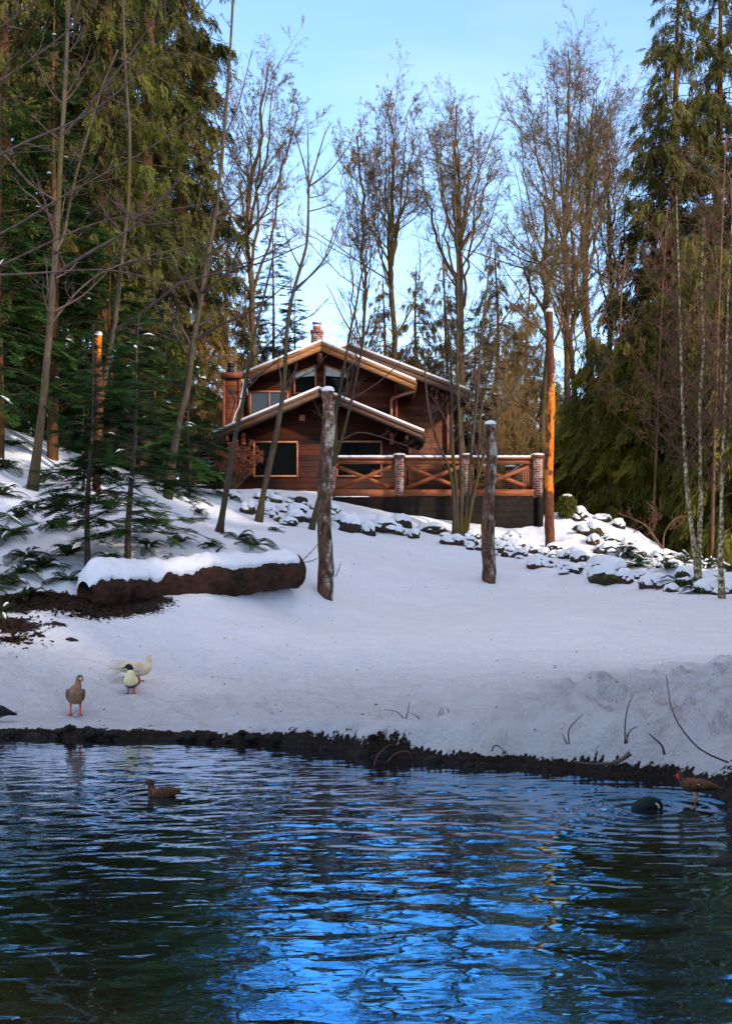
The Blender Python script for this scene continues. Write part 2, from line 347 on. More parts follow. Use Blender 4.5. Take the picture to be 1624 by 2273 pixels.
def sdist(x, y):      # + on land, - in the pond
    x = np.asarray(x, float); y = np.asarray(y, float); d = np.full(x.shape, 1e9); ins = np.zeros(x.shape, bool)
    n = len(shore)
    for i in range(n):
        ax, ay = shore[i]; bx, by = shore[(i + 1) % n]; ex, ey = bx - ax, by - ay
        t = np.clip(((x - ax) * ex + (y - ay) * ey) / (ex * ex + ey * ey), 0, 1)
        d = np.minimum(d, (x - ax - t * ex) ** 2 + (y - ay - t * ey) ** 2)
        if ay != by: ins ^= ((ay > y) != (by > y)) & (x < ax + (y - ay) * ex / (by - ay))
    d = np.sqrt(d); return np.where(ins, -d, d)
CP = [(0, 1600, 21.2), (168, 1588, 21.5), (400, 1600, 20.3), (600, 1610, 19.7), (292, 1540, 23), (290, 1505, 24.5), (0, 1430, 25), (100, 1480, 24), (400, 1480, 25), (400, 1400, 27),
      (600, 1400, 27.5), (800, 1450, 25.5), (800, 1500, 23.5), (800, 1550, 21.5), (800, 1605, 18.6), (720, 1322, 33), (600, 1345, 31), (1000, 1500, 23), (1000, 1600, 18.6), (1000, 1400, 28),
      (1083, 1290, 38), (900, 1280, 37), (1300, 1340, 32), (1300, 1400, 27), (1200, 1450, 24.5), (1500, 1380, 28), (1624, 1335, 32), (1624, 1400, 27), (1200, 1270, 39.3), (1400, 1297, 37.5),
      (820, 1168, 42.6), (1000, 1200, 42.2), (1205, 1207, 43), (740, 1135, 43.2), (820, 1185, 42), (1000, 1215, 41), (620, 1092, 45.5), (470, 1092, 46.5), (600, 1132, 42), (500, 1172, 39),
      (487, 1178, 38), (575, 1160, 39), (650, 1200, 36.5), (660, 1262, 32.6), (750, 1220, 38), (400, 1245, 30.6), (400, 1337, 28.6), (560, 1240, 31.6), (180, 1372, 26.6), (0, 1400, 25.8),
      (0, 1350, 27), (0, 1300, 28.5), (190, 1262, 30), (283, 1235, 30.6), (0, 1150, 32.5), (75, 1088, 35), (200, 1100, 36.5), (370, 1108, 40), (0, 950, 40), (120, 1022, 39.5), (280, 1052, 42),
      (-300, 1000, 38), (-300, 1300, 28), (-300, 1560, 22), (-600, 950, 42), (1240, 1160, 46), (1320, 1142, 47), (1390, 1182, 44.5), (1450, 1228, 41.5), (1550, 1275, 37.5), (1624, 1302, 35.5),
      (1300, 1600, 17.0), (1250, 1540, 18.3), (1400, 1520, 18.6), (1600, 1502, 18.6), (1400, 1610, 16.8), (1600, 1600, 16.3), (1180, 1530, 20.5), (1350, 1490, 21.8), (1600, 1478, 21.5),
      (1250, 1640, 16.3), (1400, 1668, 15.8), (1560, 1680, 15.2), (1640, 1660, 14.8)]
cpx = [P(*c) for c in CP]
# outer anchors in metres
cpx += [np.array(a) + [0, 0, .6125 - .030625 * a[1]] for a in [(-1.5, 49, 5.95), (-4, 50, 6.0), (2, 50, 5.3), (5, 50, 4.9), (-5, 58, 6.2), (4, 58, 5.2), (9, 55, 3.4), (12, 46, 2.2), (14, 38, 2.2), (18, 30, 2.0), (16, 22, 1.6), (12, 17, 1.2),
        (20, 60, 3.0), (0, 75, 5.5), (-20, 75, 8), (20, 80, 4), (-20, 55, 8.5), (-22, 40, 8), (-20, 30, 4.5), (-22, 22, 1.5)]]
cpx += [np.array(a) for a in [(4.4, 13, .42), (3.9, 11, .34), (4.6, 9, .34), (9, 10, .8), (9, 4, .8), (0, -4, .3), (-10, -4, .3), (12, -6, .8), (-20, 5, .8)]]
cpx = np.array(cpx)
def _k(r2): return np.where(r2 > 0, .5 * r2 * np.log(r2 + 1e-12), 0)
_D = ((cpx[:, None, :2] - cpx[None, :, :2]) ** 2).sum(-1); _n = len(cpx)
_A = np.zeros((_n + 3, _n + 3)); _A[:_n, :_n] = _k(_D) + np.eye(_n) * .6; _A[:_n, _n] = 1; _A[:_n, _n + 1:] = cpx[:, :2]; _A[_n:, :_n] = _A[:_n, _n:].T
_w = np.linalg.solve(_A, np.concatenate([cpx[:, 2], [0, 0, 0]]))
def base_h(x, y):
    r = _w[_n] + _w[_n + 1] * x + _w[_n + 2] * y
    for i in range(_n): r = r + _w[i] * _k((x - cpx[i, 0]) ** 2 + (y - cpx[i, 1]) ** 2)
    return r
def terr(x, y):
    x = np.asarray(x, float); y = np.asarray(y, float); xc = np.clip(x, -24, 22); yc = np.clip(y, -8, 80)
    far = np.hypot(x - xc, y - yc); h = base_h(xc, yc)
    h = h + (3.5 - h) * smoothstep(0, 60, far) + smoothstep(60, 350, far) * 4 * (1 + fbm(x * .01, y * .01, 3))
    d = sdist(x, y)
    d = d + .16 * fbm(x * 2.2, y * 2.2, 3)
    mound = smoothstep(1.5, 3.2, x - .0 * y) * smoothstep(21.5, 19, y) * smoothstep(14.6, 15.6, y)
    near = smoothstep(9, 1, d)
    lump = (.016 + .035 * near + .20 * mound)
    h = h + lump * fbm(x * 2.4, y * 2.4, 4) + .15 * fbm(x * .40, y * .55, 3) + .05 * fbm(x * .9 + 7, y * 1.3, 2) + .022 * near * fbm(x * 8, y * 8 + 5, 1) + (.10 * mound + .075 * near + .012) * fbm(x * 5.5 + 3, y * 5.5, 2)
    brush = smoothstep(31, 29, y) * smoothstep(25, 26.5, y) * smoothstep(-5.0, -6.2, x)
    h = h + .12 * brush * fbm(x * 3, y * 3, 3)
    rightslope = smoothstep(3.5, 5, x) * smoothstep(34, 38, y)
    h = h + .16 * rightslope * fbm(x * 1.6 + 4, y * 1.6, 3)
    h = h + .24 * smoothstep(2.5, 3.2, x) * smoothstep(15.2, 14.2, y) * smoothstep(9.4, 10.4, y) * (1 + 1.1 * fbm(x * 3.1, y * 3.1, 3))
    hs = np.maximum(h, .14)
    land = hs * (.35 + .65 * smoothstep(-.02, .30 + .5 * smoothstep(0, 2, x), d))
    bed = -.12 - .9 * smoothstep(0, 1.6, -d)
    z = np.where(d > 0, -.12 + (land + .12) * smoothstep(-.05, .20 + .30 * smoothstep(0, 2, x), d), bed)
    return z
def T1(x, y): return float(terr(np.array([x]), np.array([y]))[0])
def hit(U, V, y0=14.5, y1=62):
    Y = np.linspace(y0, y1, 1400); x = (U - UC) * Y / FPX; z = HC + (VH - V) * Y / FPX; t = terr(x, Y)
    k = np.where(z <= t)[0]; k = k[0] if len(k) else np.argmin(z - t)
    return np.array([x[k], Y[k], t[k]])
def spaced(lo, hi, step, out_lo, out_hi, n=26):
    mid = np.arange(lo, hi + 1e-6, step); g_ = np.linspace(0, 1, n + 1)[1:] ** 2.4
    return np.concatenate([(lo - g_ * (lo - out_lo))[::-1], mid, hi + g_ * (out_hi - hi)])
gx = spaced(-13, 12, .072, -420, 420); gy = np.concatenate([spaced(8.5, 30, .060, -200, 30.01, 22)[:-26], np.arange(30.05, 50, .11), 50 + np.linspace(0, 1, 40)[1:] ** 2.2 * 650])
gy = np.unique(np.round(gy, 4)); gy = gy[np.concatenate([[True], np.diff(gy) > .02])]
GX, GY = np.meshgrid(gx, gy); GZ = terr(GX, GY)
mb = MB(); ny, nx_ = GX.shape; idx = np.arange(ny * nx_).reshape(ny, nx_)
mb.add(np.stack([GX, GY, GZ], -1).reshape(-1, 3), np.stack([idx[:-1, :-1], idx[:-1, 1:], idx[1:, 1:], idx[1:, :-1]], -1).reshape(-1, 4))
ground = mb.build('ground', M['ground'], smooth=True); tag(ground, kind='structure')
D = sdist(GX, GY)
SXx = smoothstep(-1, 1.5, GX) * smoothstep(15.6, 16.2, GY); snowm = smoothstep(.04, .28, D + (.07 + .03 * SXx) * fbm(GX * 3.2, GY * 3.2, 4)) * smoothstep(.05, .17, GZ + .04 * fbm(GX * 5, GY * 5, 2))
mnd = smoothstep(1.0, 2.4, GX) * smoothstep(19.5, 16, GY) * smoothstep(14.4, 15.4, GY)
snowm = snowm * (1 - mnd * .20 * smoothstep(.9, .2, D)) * 1.0
blk = smoothstep(2.1, 2.5, GX) * smoothstep(15.6, 14.8, GY)                 # bare dark earth of the near right bank
snowm = snowm * (1 - .72 * blk)
def spot(u, v, ru, rv, k):   # bare earth patches, found on the ground where they lie
    global snowm
    c = hit(u, v); e = np.exp(-(((GX - c[0]) / ru) ** 2 + ((GY - c[1]) / rv) ** 2)); snowm = snowm * (1 - np.clip(k * e, 0, 1))
for a in [(215, 1352, .8, .55, 1.3), (255, 1340, .9, .4, 1.2), (60, 1335, .8, .45, 1.1), (10, 1390, .5, .35, 1.1), (110, 1325, .5, .35, .9), (10, 1340, .6, .4, 1.0), (25, 1420, .4, .3, .9), (55, 1395, .35, .25, .9), (130, 1385, .2, .15, .8), (85, 1408, .15, .1, .8), (345, 1330, .5, .25, .9), (250, 1250, 1.0, .5, .6), (400, 1240, .7, .3, .5),
          (160, 1420, .12, .12, 1.0), (305, 1345, .3, .3, .9), (200, 1060, .4, .4, .5), (255, 1130, .5, .3, .55), (130, 1040, .3, .5, .6), (1380, 1165, .5, .4, .6), (1500, 1255, .7, .4, .6), (1570, 1290, .6, .4, .6),
          (1200, 1590, .08, .08, .5)]: spot(*a)
forest = smoothstep(50, 56, GY) * smoothstep(3, 8, np.abs(GX - 0)); snowm = snowm * (1 - .35 * forest)
at = ground.data.attributes.new('snow', 'FLOAT', 'POINT'); at.data.foreach_set('value', snowm.ravel().astype(np.float32))
lump = smoothstep(8.0, .5, D) * .75 + mnd * .75 + smoothstep(1.2, 2.6, GX) * smoothstep(22, 18, GY) * .3
at = ground.data.attributes.new('lumpy', 'FLOAT', 'POINT'); at.data.foreach_set('value', np.clip(lump, 0, 1).ravel().astype(np.float32))
wx = np.concatenate([[-60, -30, -15, -10, -8], np.arange(-7.2, 5.2, .036), [6, 9, 15, 30]]); wy = np.concatenate([[-8, 0, 3, 4.2], np.arange(4.6, 9, .022), np.arange(9, 21.2, .036), [22, 26]])
WX, WY = np.meshgrid(wx, wy); WZ = np.zeros_like(WX); wr = np.random.RandomState(21); NW = 60
for k in range(NW):
    lam = math.exp(wr.uniform(math.log(.12), math.log(.80))); th = wr.normal(0, .62) + (math.pi if wr.rand() < .25 else 0); kk = 2 * math.pi / lam
    WZ += .040 * math.sqrt(2 / NW) / kk * (lam / .5) ** .15 * np.sin(kk * (WX * math.sin(th) + WY * math.cos(th)) + wr.uniform(0, 6.28))
WZ *= (.72 + .9 * np.clip(fbm(WX * .30 + 5, WY * .22, 3) + .35, 0, 1)) * (.42 + .58 * smoothstep(19.5, 13.5, WY))
rr_ = np.hypot(WX - RING[0], WY - RING[1]); WZ += .011 * np.sin(rr_ * 21) * np.exp(-rr_ * 1.15)
rr_ = np.hypot(WX + 2.09, WY - 14.89); WZ += .004 * np.sin(rr_ * 26) * np.exp(-rr_ * 1.6)
WZ *= smoothstep(-7.2, -6.6, WX) * smoothstep(5.1, 4.8, WX) * smoothstep(4.6, 4.9, WY) * smoothstep(21.1, 20.8, WY)
mb = MB(); ny, nx_ = WX.shape; idx = np.arange(ny * nx_).reshape(ny, nx_); mb.add(np.stack([WX, WY, WZ], -1).reshape(-1, 3), np.stack([idx[:-1, :-1], idx[:-1, 1:], idx[1:, 1:], idx[1:, :-1]], -1).reshape(-1, 4))
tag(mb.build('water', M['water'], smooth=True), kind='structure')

# ------------------------------------------------------------------ generators
def grow(Pp, Rp, m, n, ang, ratio, rr, trop, jit, rng, tmin=.2, tmax=1., ref_len=None, rmin=.004, taper=.25):
    """m children on each parent branch (B,k,3)"""
    B, k, _ = Pp.shape
    t = rng.uniform(tmin, tmax, (B, m)); f = t * (k - 1); i = np.minimum(f.astype(int), k - 2); w = (f - i)[..., None]
    bi = np.arange(B)[:, None]
    O = Pp[bi, i] * (1 - w) + Pp[bi, i + 1] * w; Tn = Pp[bi, i + 1] - Pp[bi, i]; Tn /= np.linalg.norm(Tn, axis=-1, keepdims=True) + 1e-9
    r0 = Rp[bi, i] * (1 - w[..., 0]) + Rp[bi, i + 1] * w[..., 0]
    L = np.linalg.norm(np.diff(Pp, axis=1), axis=2).sum(1)[:, None] if ref_len is None else np.full((B, 1), ref_len)
    ln = L * ratio * (1.15 - .75 * t) * rng.uniform(.6, 1.25, (B, m))
    rnd = rng.normal(size=(B, m, 3)); perp = rnd - (rnd * Tn).sum(-1, keepdims=True) * Tn; perp /= np.linalg.norm(perp, axis=-1, keepdims=True) + 1e-9
    a = rng.uniform(ang[0], ang[1], (B, m))[..., None]; d = Tn * np.cos(a) + perp * np.sin(a)
    N = B * m; O = O.reshape(N, 3); d = d.reshape(N, 3); ln = ln.reshape(N); r0 = r0.reshape(N)
    pts = [O]; cur = O; step = (ln / (n - 1))[:, None]
    for s_ in range(n - 1):
        d = d + np.array([0, 0, trop]) + rng.normal(size=(N, 3)) * jit; d /= np.linalg.norm(d, axis=1, keepdims=True); cur = cur + d * step; pts.append(cur)
    PP = np.stack(pts, 1); rb = np.maximum(r0 * rr, rmin)
    RR = rb[:, None] * np.linspace(1, taper, n)[None]; return PP, np.maximum(RR, rmin * .55)

def bare_tree(name, stems, label, cat='tree', group=None, mats=('sapling', 'twig'), lv=((8, .30), (5, .5), (4, .5)), seed=1, ang=(.5, .95), trop=.10, jit=.10, rmin=.006, tmin=.25, sides=9, extra=None, ref=None, org=None, n0=26, jt=.0):
    """stems: list of (points (k,3), r0, r1)"""
    rng = np.random.RandomState(seed); o = root(name, org if org is not None else stems[0][0][0], label, cat, group)
    mt = MB(); A = []; B = []
    for pts, r0, r1 in stems:
        p = resample(pts, n0)
        if jt: p[2:] += (rng.normal(size=(n0 - 2, 3)) * jt)
        rr = r0 + (r1 - r0) * np.linspace(0, 1, n0) ** .8; rr[0] *= 1.3; rr[1] *= 1.12
        rr = rr * (1 + .07 * rng.normal(size=n0))
        mt.tubes(p, rr, sides, cap=True); A.append(p); B.append(rr)
    mt.build('trunk', M[mats[0]], o, smooth=True)
    mc = MB(); Pp = np.stack(A); Rp = np.stack(B); allp = []
    if extra:
        for pts, r0, r1 in extra:
            p = resample(pts, n0); rr = np.linspace(r0, r1, n0); mc.tubes(p, rr, 5); allp.append((p, rr))
        if allp:
            e1 = np.stack([a[0] for a in allp]); e2 = np.stack([a[1] for a in allp])
            X, Y_ = grow(e1, e2, 7, 6, (.4, .8), .22, .5, trop, jit, rng, .25, 1, None, rmin); mc.tubes(X, Y_, 3)
            X, Y_ = grow(X, Y_, 3, 4, (.4, .8), .4, .6, trop, jit, rng, .25, 1, None, rmin); mc.tubes(X, Y_, 3)
    for k, (m_, ratio) in enumerate(lv):
        Pp, Rp = grow(Pp, Rp, m_, (9, 7, 4, 3)[k], ang, ratio, (.42, .5, .6, .7)[k], trop, jit * (1 + .4 * k), rng, tmin if k == 0 else .15, 1., ref if k == 0 else None, rmin)
        mc.tubes(Pp, Rp, 5 if k == 0 else 3)
    mc.build('crown', M[mats[1]], o, smooth=True); return o

def T_hang(rng, k=11):     # hanging cedar spray: axis along +a
    v = []; q = []
    for j in range(k):
        s_ = .08 + j / k * .9; side = 1 if j % 2 else -1; L = .30 * (1 - .55 * s_) * rng.uniform(.8, 1.2); w = .028; c = rng.uniform(-.08, .08)
        b = len(v); v += [(s_, 0, c), (s_ + .5 * L, side * (.45 * L + w), c), (s_ + 1.25 * L, side * .55 * L, c * 2), (s_ + .6 * L, side * (.25 * L - w * .3), c)]; q.append((b, b + 1, b + 2, b + 3))
    b = len(v); v += [(0, -.02, 0), (.5, -.035, 0), (1.05, 0, 0), (.5, .035, 0)]; q.append((b, b + 1, b + 2, b + 3))
    return np.array(v), np.array(q)
def T_flat(rng, k=9):      # flat fir spray
    v = []; q = []
    for j in range(k):
        s_ = .05 + j / k * .85
        for side in (1, -1):
            L = (.42 * (1 - .75 * s_) + .06) * rng.uniform(.8, 1.15); w = .022; c = rng.uniform(-.03, .03); b = len(v)
            dx, dy = .62 * L, side * .78 * L
            v += [(s_, 0, 0), (s_ + dx * .5 + w, dy * .5 - side * w, c), (s_ + dx, dy, c - .04), (s_ + dx * .5 - w, dy * .5 + side * w, c)]; q.append((b, b + 1, b + 2, b + 3))
    b = len(v); v += [(0, -.02, 0), (.5, -.028, .01), (1.06, 0, -.03), (.5, .028, .01)]; q.append((b, b + 1, b + 2, b + 3))
    return np.array(v), np.array(q)
def place(mbx, tv, tq, O, Dr, S, sc_, m=0):
    Dr = Dr / (np.linalg.norm(Dr, axis=1, keepdims=True) + 1e-9); S = S - (S * Dr).sum(1, keepdims=True) * Dr; S /= np.linalg.norm(S, axis=1, keepdims=True) + 1e-9
    N = np.cross(Dr, S); V = O[:, None] + sc_[:, None, None] * (tv[None, :, 0:1] * Dr[:, None] + tv[None, :, 1:2] * S[:, None] + tv[None, :, 2:3] * N[:, None])
    n = len(O); k = len(tv); Q = (tq[None] + (np.arange(n) * k)[:, None, None]).reshape(-1, 4); mbx.add(V.reshape(-1, 3), Q, m=m)

def cedar(loc, H, Lmax, label, n=150, per=16, z0=.06, seed=1, leaf='cedar', group=None, spray=(.35, .8), prof=.8, name='cedar_tree', bark='fartrunk', lean=0, r0=None, droop=(.3, .75), cat='tree'):
    rng = np.random.RandomState(seed); o = root(name, loc, label, cat, group); loc = np.array(loc, float)
    n0 = 18; tz = np.linspace(0, 1, n0); tp = loc + np.stack([lean * tz * H + .1 * np.sin(tz * 9 + seed), .1 * np.cos(tz * 7), tz * H], 1)
    r0 = r0 or H * .012 + .05; mt = MB(); mt.tubes(tp - np.array([0, 0, .3]) * (tz[:, None] == 0), r0 * (1 - .93 * tz) , 10); mt.build('trunk', M[bark], o, smooth=True)
    u = rng.uniform(z0, .99, n); u = np.sort(u); f = u * (n0 - 1); i = np.minimum(f.astype(int), n0 - 2); w = (f - i)[:, None]; S0 = tp[i] * (1 - w) + tp[i + 1] * w
    L = Lmax * (np.clip(1 - u, 0, 1) ** prof) * rng.uniform(.55, 1.15, n) + .25; L *= np.clip(.55 + u * 3, 0, 1)
    az = rng.uniform(0, 2 * np.pi, n); hd = np.stack([np.cos(az), np.sin(az), 0 * az], 1)
    nl = 9; t = np.linspace(0, 1, nl); a = rng.uniform(-.05, .35, n)[:, None]; b = rng.uniform(*droop, n)[:, None]
    zz = L[:, None] * (a * t - b * t ** 1.7 + .18 * t ** 4)
    Pl = S0[:, None] + hd[:, None] * (L[:, None] * t * .92)[..., None]; Pl[..., 2] += zz; Rl = (.012 + .010 * L)[:, None] * np.linspace(1, .2, nl)
    mc = MB(); mc.tubes(Pl, Rl, 4, m=1)
    ks = np.maximum(3, (per * L / max(Lmax, .1) * 1.3).astype(int)); bi = np.repeat(np.arange(n), ks); N = len(bi)
    t2 = rng.uniform(.12, 1.0, N) ** .8; f = t2 * (nl - 1); i = np.minimum(f.astype(int), nl - 2); w = (f - i)[:, None]
    O = Pl[bi, i] * (1 - w) + Pl[bi, i + 1] * w; hp = np.cross(hd[bi], [0, 0, 1.])
    off = rng.normal(size=N) * .16 * L[bi] * (1.15 - t2); O = O + hp * off[:, None]; O[:, 2] -= np.abs(off) * .35 + rng.uniform(0, .12, N)
    Dr = np.array([0, 0, -1.]) + hd[bi] * rng.uniform(0, .75, N)[:, None] + rng.normal(size=(N, 3)) * .22; S = rng.normal(size=(N, 3)) * [1, 1, .3]
    scl = rng.uniform(spray[0], spray[1], N) * np.clip(.5 + L[bi] / Lmax, .45, 1.15)
    for v_ in range(3):
        tv, tq = T_hang(rng); k = slice(v_, None, 3); place(mc, tv, tq, O[k], Dr[k], S[k], scl[k])
    mc.build('crown', [M[leaf], M['twig']], o); return o

def fir(loc, H, Lmax, label, whorls=26, per=6, sp=9, z0=.08, seed=1, leaf='fir', group=None, name='fir_tree', bark='twig', prof=.85, r0=None, top=None, snow=0.0, size=.42, droop=.25, sparse_low=0., lean=(0, 0), cat='tree'):
    rng = np.random.RandomState(seed); o = root(name, loc, label, cat, group); loc = np.array(loc, float)
    n0 = 16; tz = np.linspace(0, 1, n0); tp = loc + np.stack([lean[0] * tz * H + .03 * np.sin(tz * 9 + seed), lean[1] * tz * H, tz * H - .1], 1); r0 = r0 or (.02 + H * .009)
    mt = MB(); mt.tubes(tp, r0 * (1 - .92 * tz), 8); mt.build('trunk', M[bark], o, smooth=True)
    n = whorls * per; u = np.repeat(np.linspace(z0, .985, whorls), per) + rng.normal(size=n) * .006; u = np.clip(u, z0, .99)
    f = u * (n0 - 1); i = np.minimum(f.astype(int), n0 - 2); w = (f - i)[:, None]; S0 = tp[i] * (1 - w) + tp[i + 1] * w
    L = Lmax * (1 - u) ** prof * rng.uniform(.6, 1.12, n) + .12; az = rng.uniform(0, 2 * np.pi, n); hd = np.stack([np.cos(az), np.sin(az), 0 * az], 1)
    nl = 7; t = np.linspace(0, 1, nl); a = rng.uniform(.05, .35, n)[:, None] + (u[:, None] - .4) * .4; b = rng.uniform(.5, 1.2, n)[:, None] * droop * 2
    zz = L[:, None] * (a * t - b * t ** 2 + .1 * t ** 4); Pl = S0[:, None] + hd[:, None] * (L[:, None] * t)[..., None]; Pl[..., 2] += zz
    mc = MB(); mc.tubes(Pl, (.006 + .006 * L)[:, None] * np.linspace(1, .25, nl), 3, m=1)
    ks = np.maximum(3, (sp * (L / Lmax) ** .7 * 1.4).astype(int))
    if sparse_low > 0: ks = np.maximum(2, (ks * np.clip(1 - sparse_low * (1 - u * 2.2), .3, 1)).astype(int))
    bi = np.repeat(np.arange(n), ks); N = len(bi); t2 = rng.uniform(.15, 1, N) ** .75
    f = t2 * (nl - 1); i = np.minimum(f.astype(int), nl - 2); w = (f - i)[:, None]; O = Pl[bi, i] * (1 - w) + Pl[bi, i + 1] * w; Tn = Pl[bi, i + 1] - Pl[bi, i]; Tn /= np.linalg.norm(Tn, axis=1, keepdims=True)
    hp = np.cross(Tn, [0, 0, 1.]); sd_ = rng.choice([-1, 1], N) * rng.uniform(.3, 1.3, N) * (t2 < .97)
    Dr = Tn + hp * sd_[:, None] + np.array([0, 0, -1.]) * rng.uniform(0, .35, N)[:, None]; S = np.cross(Dr, [0, 0, 1.]) + rng.normal(size=(N, 3)) * .25
    scl = size * rng.uniform(.7, 1.25, N) * np.clip(.45 + L[bi] / Lmax, .4, 1.1)
    for v_ in range(3):
        tv, tq = T_flat(rng); k = slice(v_, None, 3); place(mc, tv, tq, O[k], Dr[k], S[k], scl[k])
    mc.build('crown', [M[leaf], M['twig']], o)
    if snow > 0:
        ms = MB(); k = np.where(rng.rand(N) < snow)[0]
        for j in k:
            d = Dr[j] / np.linalg.norm(Dr[j]); a0 = O[j] + [0, 0, .015]; ln = scl[j] * rng.uniform(.3, .8); p = resample([a0, a0 + d * ln * .5 + [0, 0, .02], a0 + d * ln], 5)
            ms.tubes(p, np.array([.004, .02, .028, .02, .003]) * rng.uniform(.6, 1.3), 6)
        ms.build('snow', M['snow'], o, smooth=True)
    return o

# ------------------------------------------------------------------ cabin
def X_(U, Y): return (U - UC) * Y / FPX
def Z_(V, Y): return HC + (VH - V) * Y / FPX
def gable(o, yf, yb, L, A, Rr, th, mat_f, mb_parts, over_wall):  pass
cab = root('log_cabin', (-1.6, 49, 5.9), 'brown cedar cabin with snow edged gable roofs above the snowy slope', 'cabin')
def pane(o, U0, U1, V0, V1, Y, glass='glass', fw=.055, mull=None, sill=False, top2=None, label=None):
    x0, x1, z0, z1 = X_(U0, Y), X_(U1, Y), Z_(V1, Y), Z_(V0, Y); z2 = Z_(top2, Y) if top2 else z1   # z1: left top, z2: right top
    f = MB(); y0, y1 = Y - .045, Y + .03
    f.bar((x0, Y - .01, z0 - fw / 2), (x1, Y - .01, z0 - fw / 2), .09, fw); f.bar((x0 - fw / 2, Y - .012, z0 - fw), (x0 - fw / 2, Y - .012, z1 + fw * .6), .09, fw, up=(1, 0, 0)); f.bar((x1 + fw / 2, Y - .012, z0 - fw), (x1 + fw / 2, Y - .012, z2 + fw * .6), .09, fw, up=(1, 0, 0))
    f.bar((x0 - fw, Y - .015, z1 + fw / 2), (x1 + fw, Y - .015, z2 + fw / 2), .09, fw)
    if mull: xm = X_(mull, Y); f.bar((xm, Y - .008, z0), (xm, Y - .008, z1), .06, .04, up=(1, 0, 0))
    w = f.build('window', M['frame'], o); g_ = MB(); g_.add([(x0, Y + .004, z0), (x1, Y + .004, z0), (x1, Y + .004, z2), (x0, Y + .004, z1)], [(0, 1, 2, 3)])
    w['_o'] = o['_o']; gg = g_.build('pane', M[glass], w); return w
def roofset(o, yf, yb, Lp, Ap, Rp, th, fmat, rmat='roof', snow=.07, fh=None, left=True, right=True):
    """gable roof from front y to back y; Lp, Ap, Rp = (U,V) of fascia top at front y"""
    l = (X_(Lp[0], yf), Z_(Lp[1], yf)); a = (X_(Ap[0], yf), Z_(Ap[1], yf)); r = (X_(Rp[0], yf), Z_(Rp[1], yf)); fh = fh or th
    m_ = MB(); s = MB(); fa = MB()
    for ok, p, q in ((left, l, a), (right, a, r)):
        if not ok: continue
        m_.add([(p[0], yf + .05, p[1] - .02), (q[0], yf + .05, q[1] - .02), (q[0], yb, q[1] - .02), (p[0], yb, p[1] - .02), (p[0], yf + .05, p[1] - .02 - th * .6), (q[0], yf + .05, q[1] - .02 - th * .6), (q[0], yb, q[1] - .02 - th * .6), (p[0], yb, p[1] - .02 - th * .6)],
               [(0, 1, 2, 3), (7, 6, 5, 4), (0, 4, 5, 1), (1, 5, 6, 2), (2, 6, 7, 3), (3, 7, 4, 0)])
        s.add([(p[0], yf - .03, p[1]), (q[0], yf - .03, q[1]), (q[0], yb, q[1]), (p[0], yb, p[1]), (p[0], yf - .03, p[1] + snow), (q[0], yf - .03, q[1] + snow), (q[0], yb, q[1] + snow), (p[0], yb, p[1] + snow)],
              [(0, 3, 2, 1), (4, 5, 6, 7), (0, 1, 5, 4), (1, 2, 6, 5), (2, 3, 7, 6), (3, 0, 4, 7)])
        # two-layer barge board: narrow upper strip proud of the wider lower board
        for (dz0, dz1, yy0, yy1) in ((0, -fh * .38, yf - .03, yf + .05), (-fh * .38, -fh, yf, yf + .05)):
            fa.add([(p[0], yy0, p[1] + dz0), (q[0], yy0, q[1] + dz0), (q[0], yy0, q[1] + dz1), (p[0], yy0, p[1] + dz1), (p[0], yy1, p[1] + dz0), (q[0], yy1, q[1] + dz0), (q[0], yy1, q[1] + dz1), (p[0], yy1, p[1] + dz1)],
                   [(3, 2, 1, 0), (4, 5, 6, 7), (0, 1, 5, 4), (1, 2, 6, 5), (2, 3, 7, 6), (3, 0, 4, 7)])
    # side fascia along the eaves
    for ok, p in ((left, l), (right, r)):
        if ok: sgn = -1 if p is l else 1; fa.box(min(p[0], p[0] + sgn * .04), max(p[0], p[0] + sgn * .04), yf - .02, yb - .05, p[1] - fh * .8, p[1] - .01)
    rf = m_.build('roof', M[rmat], o); rf['_o'] = o['_o']; fa.build('fascia', M[fmat], rf); s.build('snow', M['snow'], rf); return l, a, r
# lower front wing
YW = 49.0; YF = 48.0
l, a, r = roofset(cab, YF, 53.0, (471, 962), (707, 862), (941, 958), .30, 'fasciadark', fh=.27)
m_ = MB(); xl, xr = X_(503, YW), X_(903, YW); sl = (a[1] - l[1]) / (a[0] - l[0]); zl = l[1] + (xl - l[0]) * sl - .15; zr = r[1] + (r[0] - xr) * (a[1] - r[1]) / (r[0] - a[0]) - .15
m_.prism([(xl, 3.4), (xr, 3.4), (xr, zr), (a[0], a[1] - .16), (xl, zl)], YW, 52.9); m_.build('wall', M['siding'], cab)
pane(cab, 566, 658, 983, 1055, YW - .01); pane(cab, 750, 844, 982, 1055, YW - .01)
# soffit beams under the front eave
for U in (508, 900):
    m_ = MB(); m_.bar((X_(U, YW), YW, Z_(978, YW)), (X_(U, YW), YF + .06, Z_(978, YW)), .12, .16); m_.build('rafter', M['beamdark'], cab)
